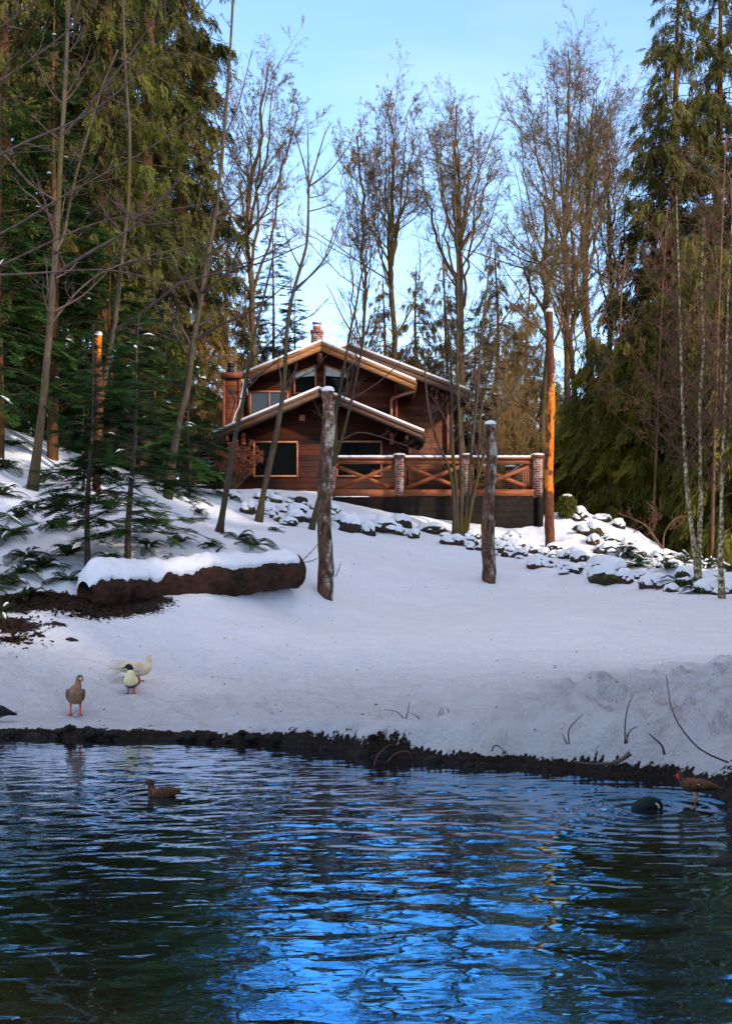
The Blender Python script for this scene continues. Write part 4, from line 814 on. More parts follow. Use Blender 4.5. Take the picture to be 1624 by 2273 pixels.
# many half buried small stones
for k in range(110):
    if k < 50: u = rrng.uniform(1040, 1340); v = 1205 + (u - 1060) * .19 + rrng.uniform(-12, 26)
    elif k < 75: u = rrng.uniform(545, 790); v = rrng.uniform(1105, 1165) + max(0, u - 700) * .25
    else: u = rrng.uniform(1340, 1610); v = 1190 + (u - 1340) * .36 + rrng.uniform(0, 40)
    w = rrng.uniform(13, 30)
    rock(u, v, w, ('small snowy stone scattered in the right rockery' if k < 50 else 'small snowy stone scattered on the left bank' if k < 75 else 'small snowy stone scattered on the far right slope'), rrng.choice((0, 1, 2)),
         ('small stones scattered in the right rockery' if k < 50 else 'small stones scattered on the left bank' if k < 75 else 'small stones on the far right slope'))
# wet stones at the waterline
for (u, v, w, lb) in ((160, 1640, 44, 'flat grey stone at the waterline below the brown goose'), (1000, 1692, 30, 'small wet stone at the middle of the pond edge'), (1240, 1708, 34, 'wet stone at the pond edge under the snowy mound'), (1380, 1722, 40, 'wet dark stone at the pond edge near the red faced duck')):
    b = P(u, v, HC * FPX / (v - VH)); mw = protos[int(u) % 9][0].copy(); mw.materials.clear(); mw.materials.append(M['wetrock']); o = bpy.data.objects.new('stone', mw); sc.collection.objects.link(o); s = w / 2 * b[1] / FPX; o.location = (b[0], b[1] + .12, .03); o.scale = (s, s * .8, s * .5); tag(o, lb, 'rock', 'wet stones at the waterline')

wet_mesh = []
for i in range(9): c = protos[i][0].copy(); c.materials.clear(); c.materials.append(M['wetrock']); wet_mesh.append(c)
for k in range(46):
    u = rrng.uniform(0, 1080); Ysh = np.interp(u, [a_[0] for a_ in SH[1:17]], [a_[1] for a_ in SH[1:17]]); yy = Ysh + rrng.uniform(.0, .16); xx = X_(u, Ysh); s = rrng.uniform(.04, .13)
    o = bpy.data.objects.new('stone', wet_mesh[k % 9]); sc.collection.objects.link(o); o.location = (xx, yy, max(T1(xx, yy), -.02) + s * .1); o.scale = (s, s * .8, s * .9); o.rotation_euler = (0, 0, rrng.uniform(0, 6)); tag(o, 'small dark stone set in the muddy pond bank', 'rock', 'small stones of the muddy pond bank')
# dark wet rocks and earth lumps of the near right bank
for (x, y, z, sx, sy, sz, i, lb) in ((3.80, 13.4, -.04, .34, .5, .36, 2, 'tall dark slab of rock at the right edge beside the red faced duck'), (2.86, 11.55, -.05, .14, .2, .12, 6, 'low wet stone jutting furthest into the pond from the right bank')):
    mw = rock_mesh[(i, 0)].copy(); mw.materials.clear(); mw.materials.append(M['wetrock']); o = bpy.data.objects.new('boulder', mw); sc.collection.objects.link(o); o.location = (x, y, z); o.scale = (sx, sy, sz); o.rotation_euler = (0, 0, x * 3); tag(o, lb, 'rock', 'dark rocks of the near right bank')
# ------------------------------------------------------------------ ferns, shrubs
def fern(U, V, Lf, n, label, seed=1, snow=True, tilt=.9, arc=(0, 2 * math.pi), Y=None, name='fern'):
    b = hit(U, V, 22, 60) if Y is None else P(U, V, Y); rng = np.random.RandomState(seed); o = root(name, b, label, 'fern', 'sword ferns on the snowy banks'); m = MB(); ms = MB()
    for k in range(n):
        az = rng.uniform(*arc); L = Lf * rng.uniform(.6, 1.1); el = rng.uniform(.25, tilt); h = np.array([math.cos(az), math.sin(az), 0]); nn = 14; t = np.linspace(0, 1, nn)
        p = b + h * (L * t * math.cos(el) * (1 - .08 * t))[:, None] + np.array([0, 0, 1.]) * (L * (math.sin(el) * t - .62 * t ** 2.2))[:, None]; p[:, 2] = np.maximum(p[:, 2], b[2] - .25)
        m.tubes(p, np.linspace(.008, .003, nn), 3, m=0); Tn = np.gradient(p, axis=0); Tn /= np.linalg.norm(Tn, axis=1, keepdims=True); S = np.cross(Tn, [0, 0, 1.]); S /= np.linalg.norm(S, axis=1, keepdims=True) + 1e-6
        npn = 22; tt = np.linspace(.1, .98, npn); f = tt * (nn - 1); i = np.minimum(f.astype(int), nn - 2); w = (f - i)[:, None]; O = p[i] * (1 - w) + p[i + 1] * w; pl = .16 * L * np.sin(np.pi * np.clip(tt * .85 + .12, 0, 1)) ** .7; wd = L * .018
        for sg in (1, -1):
            tip = O + S[i] * (sg * pl)[:, None] + Tn[i] * (pl * .35)[:, None] - np.array([0, 0, 1.]) * (pl * .18)[:, None]; V4 = np.stack([O - Tn[i] * wd, (O + tip) / 2 - Tn[i] * wd, tip, (O + tip) / 2 + Tn[i] * wd], 1); m.add(V4.reshape(-1, 3), np.arange(len(O) * 4).reshape(-1, 4))
        if snow and rng.rand() < .35:
            kk = slice(4, 11); q = p[kk] + [0, 0, .015]; ms = MB(); ms.tubes(q, .02 * np.sin(np.linspace(.2, 2.9, len(q))) + .004, 5); ms.build('snow', M['snow'], o, smooth=True)
    m.build('fronds', M['fern'], o)
    return o
fern(*cR(740, 690), .95, 30, 'large sword fern with fanned fronds right of the rockery boulders', 1, tilt=1.25)
fern(*cR(860, 775), .8, 18, 'drooping fern below the large fanned fern', 2)
fern(*cR(1210, 930), .95, 24, 'dark fern spilling over the lawn edge near the forked birch', 3)
fern(*cR(1340, 985), .7, 16, 'low fern between boulders at the foot of the birches', 4)
fern(*cR(1230, 740), .8, 16, 'snowy fern on the slope left of the forked birch', 5)
fern(*cR(1090, 690), .55, 12, 'small fern on the descending rockery skyline', 6)
fern(*cR(1450, 720), .7, 16, 'fern on the dark slope right of the forked birch', 7)
fern(560, 1212, .95, 16, 'wide snow weighted fern on the bank behind the fallen log', 8, tilt=.7); fern(528, 1195, .7, 12, 'smaller fern left of the wide snow weighted fern', 9)
fern(612, 1178, .5, 10, 'small dark fern below the left bank boulders', 10); fern(600, 1102, .5, 14, 'fern poking out of the snow mound under the cabin window', 11); fern(1030, 1158, .6, 14, 'fern growing behind the stem clump by the wall', 12); fern(1095, 1160, .6, 14, 'fern in the shadow of the wall right of the short post', 13)
fern(30, 1190, 1.0, 26, 'large dark fern half way up the left hillside', 14, tilt=1.0); fern(75, 1130, .8, 18, 'fern drooping under the grey maple trunk', 15); fern(100, 1060, .9, 18, 'snow laden fern uphill of the grey maple trunk', 16); fern(15, 1040, .9, 20, 'dark fern at the left picture edge high on the hill', 17)
fern(60, 1240, .9, 20, 'fern low on the left hillside above the bare earth', 18); fern(150, 1290, .8, 16, 'fern beside the left end of the fallen log', 19); fern(250, 1245, .7, 16, 'fern under the second fir sapling', 20); fern(20, 1300, .8, 14, 'fern drooping over bare earth at the left edge', 21)
for k, (u, v, L_, lb) in enumerate(((130, 1120, .8, 'fern right of the grey maple trunk foot'), (45, 1150, .8, 'fern between the two largest ferns of the left hillside'), (115, 1175, .7, 'fern in open snow left of the first fir sapling'), (150, 1235, .8, 'dark fern just left of the first fir sapling foot'), (100, 1262, .9, 'broad fern over the bank above the bare earth'),
        (45, 1275, .8, 'fern above the dark bank at the left'), (5, 1100, 1.0, 'huge dark fern cut by the left edge half way up'), (25, 990, .8, 'fern at the hill crest by the left edge'), (330, 1215, .6, 'fern between the second fir sapling and the log'), (400, 1205, .6, 'fern on the snow above the middle of the log'), (240, 1130, .6, 'fern in the brush between the fir saplings'), (440, 1140, .5, 'fern below the leaning grey maple'),
        (0, 1365, .8, 'fern hanging on the dark bank at the left edge'), (60, 1330, .7, 'fern in dead leaves left of the log'), (470, 1215, .5, 'small fern left of the branch stub'), (640, 1135, .5, 'fern between boulders left of the tall lawn post'), (1270, 1240, .5, 'small fern in the rockery left of the round red boulder'), (1420, 1245, .6, 'fern right of the biggest rockery boulder'), (1480, 1262, .7, 'fern leaning over the reddish boulder'), (1570, 1262, .7, 'fern between the two birches'), (1620, 1268, .7, 'fern at the right edge behind the last birch'), (1530, 1240, .6, 'fern behind the forked birch foot'))):
    fern(u, v, L_, 20, lb, 60 + k, tilt=1.1)
# dark leaf litter on the bare earth by the log: dead leaves and sticks
b = hit(245, 1355); mb = MB(); rng = np.random.RandomState(11); N = 1500
cen = [hit(*c) for c in ((245, 1352), (60, 1345), (15, 1395), (180, 1365), (120, 1325), (5, 1420))]; ci = rng.randint(0, 6, N); x = np.array([cen[i][0] for i in ci]) + rng.normal(size=N) * .32; y = np.array([cen[i][1] for i in ci]) + rng.normal(size=N) * .22
O = np.stack([x, y, terr(x, y) + .015], 1); tv = np.array([(0, 0, 0), (.5, .3, .08), (1, 0, 0), (.5, -.3, .05)]); place(mb, tv, np.array([(0, 1, 2, 3)]), O, rng.normal(size=(N, 3)) * [1, 1, .35], rng.normal(size=(N, 3)), rng.uniform(.04, .10, N))
tag(mb.build('leaf_litter', M['litter']), 'brown dead leaves strewn over bare earth beside the fallen log', 'leaf litter', kind='stuff')
rng = np.random.RandomState(31); N = 900; U_ = rng.uniform(60, 1600, N); V_ = np.where(rng.rand(N) < .55, rng.uniform(1215, 1330, N), rng.uniform(1330, 1630, N)); O = np.array([hit(a, b_) for a, b_ in zip(U_[:420], V_[:420])]); O = O[sdist(O[:, 0], O[:, 1]) > .1]; N = len(O); O[:, 2] += .006
mb = MB(); place(mb, np.array([(0, 0, 0), (.5, .2, .04), (1, 0, 0), (.5, -.2, .02)]), np.array([(0, 1, 2, 3)]), O, rng.normal(size=(N, 3)) * [1, 1, .15], rng.normal(size=(N, 3)) * [.3, .3, 1], rng.uniform(.015, .06, N)); tag(mb.build('needle_litter', M['litter']), 'specks of dead leaf and needle scattered over the open snow', 'litter', kind='stuff')
# round clipped bush
b = hit(1256, 1148); o = root('round_bush', b, 'round clipped yellow green bush capped with snow beside the orange post', 'bush'); rng = np.random.RandomState(2); N = 5200
u = rng.normal(size=(N, 3)); u /= np.linalg.norm(u, axis=1, keepdims=True); rad = rng.uniform(.72, 1.04, N)[:, None] * (1 + .1 * np.sin(u[:, :1] * 5) * np.cos(u[:, 2:] * 6)); O = b + np.array([0, 0, .33]) + u * rad * [.31, .31, .38]
mb = MB(); place(mb, np.array([(0, 0, 0), (.5, .3, 0), (1, 0, .05), (.5, -.3, 0)]), np.array([(0, 1, 2, 3)]), O, u + rng.normal(size=(N, 3)) * .6, rng.normal(size=(N, 3)), rng.uniform(.035, .075, N)); mb.build('foliage', M['boxwood'], o)
mb = MB(); mb.tubes(np.array([b + [0, 0, -.05], b + [0, 0, .5]]), np.array([.05, .04]), 6); mb.build('stem', M['twig'], o)
mb = MB(); mb.tubes(np.array([b + [0.02, 0, h] for h in (.66, .68, .72, .745, .755)]), np.array([.16, .18, .15, .08, .02]), 12, cap=True); mb.build('snow_cap', M['snow'], o, smooth=True)
# dried hydrangea
b = P(508, 1092, 47.3); o = root('dried_shrub', b, 'dried hydrangea shrub with rusty flower heads against the cabin corner', 'shrub'); rng = np.random.RandomState(4); heads = []; mb = MB()
for k in range(64):
    u_, v_ = rng.normal(522, 27), rng.normal(1018, 18); u_ = np.clip(u_, 468, 578); v_ = np.clip(v_, 982, 1052); h = P(u_, v_, 47.3 + rng.uniform(-.6, .6)); heads.append(h)
    mid = b * .5 + h * .5 + [0, 0, -.12]; mb.tubes(resample([b + rng.normal(size=3) * [.06, .06, 0], mid, h], 8), np.linspace(.016, .007, 8), 4)
mb.build('stems', M['twigred'], o); mb = MB()
for h in heads:
    N = 60; u = rng.normal(size=(N, 3)); u /= np.linalg.norm(u, axis=1, keepdims=True); O = h + u * rng.uniform(.04, .11, N)[:, None]; place(mb, np.array([(0, 0, 0), (.5, .4, 0), (1, 0, .1), (.5, -.4, 0)]), np.array([(0, 1, 2, 3)]), O, u + rng.normal(size=(N, 3)) * .8, rng.normal(size=(N, 3)), rng.uniform(.035, .06, N))
mb.build('flower_heads', M['dried'], o)

# ------------------------------------------------------------------ foreground saplings
def px(pts, Y0, Y1=None):
    Y1 = Y1 if Y1 is not None else Y0; n = len(pts); return np.array([P(u, v, Y0 + (Y1 - Y0) * k / (n - 1)) for k, (u, v) in enumerate(pts)])
def rp(w, Y): return .9 * w / 2 * Y / FPX
b = hit(72, 1087); Y = b[1]
bare_tree('maple_sapling', [(px([(72, 1092), (95, 900), (108, 760), (119, 620), (127, 500), (135, 350), (146, 170), (152, 0), (156, -160)], Y), rp(23, Y), rp(8, Y)),
                            (px([(124, 560), (142, 520), (158, 440), (182, 340), (210, 250), (232, 180), (262, 110)], Y - .1, Y + 1), rp(9, Y), rp(4, Y))],
          'tallest grey maple trunk rising from the hillside near the left edge', group='bare young maples in front of the evergreens', lv=((15, .14), (6, .45), (3, .5)), seed=3, trop=.05, ang=(.7, 1.2),
          extra=[(px([(120, 610), (200, 560), (300, 500), (420, 380), (540, 300)], Y, Y - 3), .05, .01), (px([(112, 720), (180, 640), (260, 590), (420, 545)], Y, Y + 2), .035, .01), (px([(130, 450), (60, 400), (-40, 280)], Y, Y - 2), .04, .01), (px([(140, 300), (220, 210), (330, 60), (380, -60)], Y, Y - 2), .04, .01)])
b = hit(185, 1090); Y = 38.
bare_tree('maple_sapling', [(px([(205, 1060), (225, 890), (241, 795), (258, 700), (270, 585), (280, 500), (285, 450), (288, 300), (280, 185), (275, 60), (272, -60)], Y), rp(15, Y), rp(6, Y))],
          'slim brown maple stem curving up between the firs and the cedars', group='bare young maples in front of the evergreens', lv=((11, .10), (5, .5), (3, .5)), seed=5, trop=.05, ang=(.7, 1.2),
          extra=[(px([(271, 589), (310, 578), (357, 576), (420, 556), (500, 530)], Y, Y - 2), .04, .012), (px([(259, 731), (320, 690), (394, 631), (470, 560), (544, 511), (630, 450)], Y, Y - 3), .05, .012), (px([(394, 631), (500, 600), (600, 560), (660, 520)], Y - 1.5, Y - 3), .03, .01)])
b = hit(372, 1106); Y = b[1]
bare_tree('maple_sapling', [(px([(372, 1108), (386, 1000), (404, 910), (417, 860), (429, 763), (447, 656), (459, 581), (477, 481), (487, 406), (497, 300), (506, 190), (514, 60), (520, -60)], Y), rp(21, Y), rp(5, Y))],
          'leaning grey maple trunk left of the cabin, widest of the leaning ones', group='bare young maples in front of the evergreens', lv=((14, .12), (6, .5), (3, .5)), seed=6, trop=.05, ang=(.6, 1.1),
          extra=[(px([(434, 757), (484, 724), (539, 700), (590, 668), (650, 620)], Y, Y - 2), .06, .012), (px([(447, 650), (520, 600), (590, 580), (680, 540)], Y, Y - 2), .045, .012), (px([(475, 490), (530, 440), (600, 360), (640, 300)], Y, Y - 1), .04, .01), (px([(500, 300), (530, 230), (560, 110)], Y, Y), .03, .01)])
b = hit(487, 1180); Y = b[1]
bare_tree('maple_sapling', [(px([(487, 1182), (499, 1110), (517, 1000), (530, 930), (541, 880), (553, 800), (568, 730), (584, 665), (600, 600), (612, 540)], Y), rp(17, Y), rp(3.5, Y))],
          'thin leaning maple sapling in front of the dried shrub', group='bare young maples in front of the cabin', lv=((12, .16), (5, .4), (2, .5)), seed=7, trop=.12, ang=(.5, 1.0), tmin=.4,
          extra=[(px([(541, 890), (515, 870), (490, 850)], Y), .018, .006), (px([(548, 850), (590, 820), (625, 795), (665, 780)], Y), .03, .008), (px([(556, 800), (600, 760), (660, 700)], Y, Y - 1), .03, .008)])
b = hit(575, 1158); Y = b[1]
bare_tree('maple_sapling', [(px([(574, 1160), (584, 1100), (594, 1050), (612, 970), (624, 900), (632, 840), (636, 740), (648, 660), (668, 590), (682, 530), (685, 415)], Y), rp(18, Y), rp(6, Y))],
          'maple sapling crossing the cabin front with a star of shoots at its top', group='bare young maples in front of the cabin', lv=((9, .15), (4, .4), (2, .5)), seed=8, trop=.18, ang=(.5, .9), tmin=.4,
          extra=[(px([(685, 415), (676, 370), (655, 300), (640, 270)], Y), .028, .008), (px([(685, 415), (684, 340), (682, 270)], Y), .028, .008), (px([(685, 415), (702, 360), (720, 300), (734, 275)], Y), .028, .008), (px([(685, 415), (730, 380), (770, 330), (785, 300)], Y), .026, .007), (px([(684, 440), (720, 430), (745, 400)], Y), .02, .006), (px([(684, 470), (730, 455), (765, 420)], Y), .022, .006),
                 (px([(650, 650), (690, 610), (730, 560), (762, 480)], Y, Y - 1), .035, .008), (px([(655, 640), (710, 590), (740, 520), (775, 440)], Y, Y + 1), .03, .008), (px([(637, 720), (690, 700), (730, 660)], Y), .025, .007), (px([(668, 600), (640, 540), (625, 480)], Y), .025, .007), (px([(632, 850), (670, 835), (700, 820), (735, 775)], Y, Y - .5), .022, .006)])
b = hit(693, 1176); Y = b[1]
bare_tree('maple_sapling', [(px([(691, 1178), (702, 1130), (718, 1080), (738, 1030), (745, 990), (744, 940), (748, 900), (762, 827), (776, 740), (790, 680), (800, 620), (818, 540)], Y), rp(15, Y), rp(3.5, Y)),
                            (px([(738, 1034), (758, 976), (770, 930), (781, 886), (794, 820), (803, 774), (810, 690), (822, 600)], Y), rp(10, Y), rp(3, Y))],
          'forked maple sapling hidden partly behind the tallest lawn post', group='bare young maples in front of the cabin', lv=((16, .22), (6, .45), (3, .5)), seed=9, trop=.12, ang=(.5, 1.0), tmin=.4,
          extra=[(px([(760, 975), (800, 960), (860, 975), (930, 1005), (985, 1060)], Y, Y), .025, .006), (px([(781, 886), (850, 840), (905, 780), (940, 700)], Y, Y + 1), .025, .006)])
b = hit(1022, 1192); Y = b[1]
st = [(px([(1008, 1195), (1006, 1100), (996, 1040), (975, 990), (955, 930), (945, 860), (940, 780)], Y), rp(11, Y), rp(3, Y)), (px([(1015, 1195), (1012, 1080), (1004, 1000), (1003, 880), (996, 760), (985, 640), (980, 520)], Y, Y + .6), rp(12, Y), rp(3, Y)),
      (px([(1022, 1195), (1024, 1080), (1020, 960), (1014, 800), (1016, 650), (1012, 520), (1005, 400)], Y, Y + .4), rp(13, Y), rp(3, Y)), (px([(1028, 1195), (1040, 1090), (1046, 1000), (1058, 880), (1066, 760), (1080, 640), (1092, 520)], Y), rp(12, Y), rp(3, Y)),
      (px([(1032, 1195), (1050, 1100), (1068, 1030), (1090, 960), (1130, 880), (1175, 800), (1210, 740)], Y, Y - .6), rp(11, Y), rp(3, Y)), (px([(1034, 1190), (1045, 1110), (1060, 1050), (1065, 930), (1085, 820), (1120, 700)], Y, Y + .8), rp(10, Y), rp(3, Y))]
bare_tree('vine_maple', st, 'clump of six bare grey stems rising from the stones at the terrace wall', group=None, lv=((10, .22), (6, .45), (4, .5)), seed=10, trop=.08, ang=(.35, .95), tmin=.3)
# overhanging limbs of a maple standing outside the frame on the left
b = np.array([-11.5, 30., T1(-11.5, 30)]); Y = 30.
bare_tree('bigleaf_maple', [(np.array([b, b + [.3, 0, 5], b + [.2, 0, 10], b + [.6, .3, 15], b + [.8, .5, 19]]), .2, .06)], 'maple with long bare limbs sweeping in from the left edge', lv=((16, .38), (7, .40), (4, .45)), seed=12, trop=.06, ang=(.6, 1.15), tmin=.3, mats=('sapling', 'twig'),
          extra=[(px([(-260, 640), (0, 520), (150, 430), (330, 330), (520, 190)], Y, 28), .032, .008), (px([(-260, 520), (0, 345), (200, 250), (380, 100), (470, 0)], Y, 27), .032, .008), (px([(-250, 330), (0, 180), (160, 60), (260, -60)], Y, 27), .03, .008), (px([(-260, 700), (0, 590), (200, 500), (350, 470), (600, 430)], Y, 28), .026, .008), (px([(-260, 180), (0, 60), (140, -60)], Y, 28), .026, .008), (px([(-260, 600), (0, 610), (240, 600), (400, 640)], Y, 29), .035, .01)])

# ------------------------------------------------------------------ bare maples behind the cabin
def maple(U, Y, Vbase, Vfork, Vtop, hw, label, k=7, seed=1, w0=22, lean=0, mats=('maple', 'mapletwig'), lv=((14, .36), (8, .45), (5, .5), (3, .55)), group='mossy bare trees behind the cabin', rmin=.008, cu=None, jt=.06, ground=True, ang=(.45, 1.1), trop=.07, name='bare_tree'):
    rng = np.random.RandomState(seed); cu = cu if cu is not None else U; bx = P(U, Vbase, Y); gz = T1(bx[0], Y) - .1 if ground else bx[2]; bx[2] = gz
    fk = P(U + lean, Vfork, Y); stems = []; r0 = rp(w0, Y)
    for i in range(k):
        f = (i + .5) / k * 2 - 1; az = rng.uniform(-1, 1); hw_ = hw * 1.2; tgt = P(cu + f * hw_ * rng.uniform(.65, 1.0), Vtop + abs(f) ** 1.8 * hw * 1.2 + rng.uniform(0, 50), Y + az * hw * Y / FPX); s0 = fk if i % 2 else fk + (bx - fk) * rng.uniform(.05, .3)
        m1 = s0 + (tgt - s0) * .33; m1[0] += (tgt[0] - s0[0]) * .18; m2 = s0 + (tgt - s0) * .68; m2[0] += (tgt[0] - s0[0]) * .12
        if i == 0: stems.append((np.array([bx, bx * .5 + fk * .5 + [rng.normal() * .1, 0, 0], fk, fk * .5 + P(cu, Vtop, Y) * .5, P(cu, Vtop, Y)]), r0, .03))
        stems.append((np.array([s0, m1, m2, tgt]), r0 * rng.uniform(.26, .46), .012))
    return bare_tree(name, stems, label, group=group, mats=mats, lv=lv, seed=seed, trop=trop, ang=ang, tmin=.22, rmin=rmin, jit=.10, jt=jt, sides=8, org=bx, n0=16)
maple(570, 58, 900, 520, 145, 92, 'mossy bare maple left of the chimney with a forked top', k=6, seed=21, w0=24, lean=-20, cu=595)
maple(795, 60, 880, 640, 300, 45, 'slim bare tree rising just right of the chimney', k=4, seed=22, w0=13, lean=12)
maple(868, 62, 880, 560, 205, 68, 'tall narrow bare tree behind the cabin ridge, second right of the chimney', k=6, seed=23, w0=20)
maple(1012, 58, 950, 560, 232, 88, 'bare tree with a broom shaped crown above the right cabin roof', k=8, seed=24, w0=26, lean=5)
maple(1208, 56, 1000, 640, 440, 85, 'bare trunk with arching branches left of the orange post', k=5, seed=25, w0=24, lean=6)
maple(1262, 60, 1100, 520, 112, 130, 'tallest bare maple with a wide round crown right of the cabin', k=9, seed=26, w0=22, lean=-8, lv=((16, .36), (8, .45), (5, .5), (3, .55)))
maple(1318, 62, 1000, 560, 215, 75, 'bare maple immediately right of the tallest crown', k=6, seed=27, w0=26, lean=-20)
maple(1345, 66, 1000, 620, 290, 60, 'bare tree standing between the round crown and the tall cedars', k=5, seed=28, w0=22, lean=10)
maple(1272, 52, 1120, 720, 520, 50, 'reddish trunked bare tree right of the orange log post', k=4, seed=29, w0=19, mats=('fartrunk', 'mapletwig'), lean=-4)
# birches and red twigged trees on the right
def birch(stems_px, Y, label, seed, w, ws=3, lv=((26, .22), (8, .45), (5, .5), (3, .55)), mats=('birch', 'twigred'), rmin=.006, name='birch_tree'):
    st = []
    for s, w_, d in stems_px:
        q = px(s, Y, Y + d); gz = T1(q[0][0], q[0][1]) - .1
        if q[0][2] > gz + .15: q = np.vstack([[q[0][0], q[0][1], gz], q])
        st.append((q, rp(w_, Y), rp(ws, Y)))
    return bare_tree(name, st, label, group='lichen speckled trees on the right slope', mats=mats, lv=lv, seed=seed, trop=.07, ang=(.6, 1.2), tmin=.38, rmin=rmin, jit=.14)
b = hit(1548, 1300); Yb = b[1]
birch([([(1548, 1304), (1540, 1222), (1527, 1117), (1521, 1049), (1516, 950), (1512, 850), (1508, 700), (1504, 560), (1500, 420)], 15, 0), ([(1549, 1302), (1551, 1200), (1554, 1103), (1553, 1049), (1552, 900), (1560, 760), (1556, 620), (1562, 480)], 15, .5)], Yb, 'forked birch with pale speckled twin stems at the lawn edge', 31, 15)
b = hit(1600, 1328); Yb = b[1]
birch([([(1601, 1332), (1598, 1240), (1600, 1157), (1601, 1076), (1606, 950), (1612, 800), (1616, 640), (1624, 480)], 16, 0)], Yb, 'single speckled birch trunk nearest the right edge', 32, 16)
birch([([(1380, 1110), (1378, 1000), (1384, 850), (1376, 700), (1390, 540)], 9, 0)], 50, 'slender red twigged tree in front of the right cedars', 33, 9, mats=('twigred', 'twigred'), lv=((20, .30), (8, .45), (5, .5), (2, .55)), name='red_twigged_tree')
birch([([(1450, 1150), (1456, 1000), (1462, 820), (1470, 640), (1480, 460)], 10, 0)], 47, 'red twigged tree standing left of the forked birch', 34, 10, mats=('twigred', 'twigred'), lv=((20, .30), (8, .45), (5, .5), (2, .55)), name='red_twigged_tree')
birch([([(1580, 1200), (1584, 1000), (1590, 820), (1596, 640), (1604, 430), (1610, 300)], 10, 0)], 44, 'red twigged tree between the two birches, reaching highest', 35, 10, mats=('twigred', 'twigred'), lv=((20, .30), (8, .45), (5, .5), (2, .55)), name='red_twigged_tree')
birch([([(1660, 1200), (1655, 1000), (1640, 820), (1630, 640), (1620, 400)], 10, 0)], 40, 'red twigged tree leaning in at the right edge', 36, 10, mats=('twigred', 'twigred'), lv=((20, .30), (8, .45), (5, .5), (2, .55)), name='red_twigged_tree')
# bare contorted shrub on the right skyline
b = P(1470, 1215, 43.5); b[2] = T1(b[0], 43.5)
bare_tree('bare_shrub', [(np.array([b, P(1450, 1190, 43.5), P(1430, 1165, 43), P(1400, 1150, 43), P(1370, 1140, 43)]), .04, .01), (np.array([b, P(1475, 1180, 43.5), P(1500, 1150, 43.6), P(1530, 1145, 44)]), .035, .01), (np.array([b, P(1440, 1170, 43.5), P(1455, 1140, 43), P(1430, 1110, 43)]), .03, .008)],
          'low bare shrub with twisted pale branches on the rockery skyline', 'shrub', lv=((9, .35), (6, .45), (3, .5)), seed=41, trop=.0, jit=.3, mats=('twigred', 'twigred'), rmin=.007, org=b)

# ------------------------------------------------------------------ evergreens
def gbase(U, Y): x = X_(U, Y); return np.array([x, Y, T1(x, Y) - .1])
GL = 'tall drooping cedars on the left'
cedar(gbase(408, 56), 31, 2.5, 'tall drooping cedar nearest the open sky left of the cabin', n=190, per=22, seed=51, leaf='cedar', group=GL, prof=.3, z0=.26, spray=(.35, .85), r0=.30)
cedar(gbase(330, 54), 31, 3.2, 'tall cedar second from the open sky on the left', n=170, per=22, seed=52, leaf='cedar', group=GL, prof=.35, z0=.08, spray=(.38, .85))
cedar(gbase(230, 47), 29, 3.6, 'dense dark cedar rising behind the orange tipped post', n=200, per=22, seed=53, leaf='cedargreen', group=GL, prof=.4, z0=.05, spray=(.38, .85))
cedar(gbase(110, 46), 28, 3.6, 'yellow lit cedar behind the tallest grey maple trunk', n=190, per=22, seed=54, leaf='cedar', group=GL, prof=.4, z0=.05, spray=(.38, .85))
cedar(gbase(0, 44), 28, 3.6, 'cedar filling the upper left corner of the view', n=190, per=22, seed=55, leaf='cedar', group=GL, prof=.4, z0=.05, spray=(.38, .85))
cedar(gbase(-140, 40), 26, 3.4, 'cedar at the far left edge, half outside the view', n=160, per=22, seed=56, leaf='cedargreen', group=GL, prof=.4, z0=.05, spray=(.38, .85))
cp = cedar(gbase(290, 60), 27, 4.0, 'dark cedar in the second row behind the slim brown maple stem', n=180, per=20, seed=57, leaf='cedargreen', group='second row cedars on the left', prof=.4, z0=.03, spray=(.5, 1.1))
for (U, Y, lb, s) in ((170, 62, 'dark cedar in the second row behind the tallest maple trunk', 1), (40, 66, 'dark cedar in the second row at the left edge', 1)): copy_tree(cp, gbase(U, Y), U * .1, s, lb)
fir(gbase(120, 39.6), 13.0, 2.1, 'large green fir with layered boughs on the left hillside', whorls=28, per=6, sp=9, seed=61, z0=.14, snow=.012, size=.6, r0=.16, bark='fartrunk')
fir(gbase(245, 43), 7.5, 2.2, 'green fir behind the orange tipped post', whorls=22, per=6, sp=10, seed=62, z0=.08, snow=.012, size=.55, bark='fartrunk')
fir(gbase(0, 37), 10.0, 2.2, 'green fir at the left edge above the snowy ferns', whorls=24, per=6, sp=9, seed=63, z0=.2, snow=.01, size=.55, bark='fartrunk')
fir(gbase(345, 46), 6.5, 1.8, 'dark small fir left of the cabin under the cedars', whorls=18, per=6, sp=9, seed=64, z0=.06, snow=.02, size=.5, leaf='spruce', bark='fartrunk')
b = hit(192, 1262, 27, 40); fir(b, 5.2, 1.35, 'young fir with bare lower stem behind the left end of the log', whorls=22, per=5, sp=9, seed=65, z0=.22, size=.36, snow=.01, sparse_low=.5, lean=(.035, 0), r0=.07)
b = hit(284, 1237, 27, 40); fir(b, 5.3, 1.85, 'young fir spreading long boughs over the middle of the log', whorls=24, per=6, sp=10, seed=66, z0=.12, size=.40, snow=.01, sparse_low=.35, lean=(.05, 0), r0=.075, droop=.2)
fir(np.array([-8.6, 27.6, T1(-8.6, 27.6) - .1]), 6.0, 2.0, 'green fir reaching in low at the left edge beside the bare earth', whorls=20, per=6, sp=9, seed=67, z0=.06, size=.5, snow=.008, sparse_low=.4)
fir(gbase(185, 37), 2.4, .9, 'tiny fir on the snow left of the cabin slope', whorls=9, per=5, sp=7, seed=68, z0=.3, size=.3, r0=.05, sparse_low=.3)
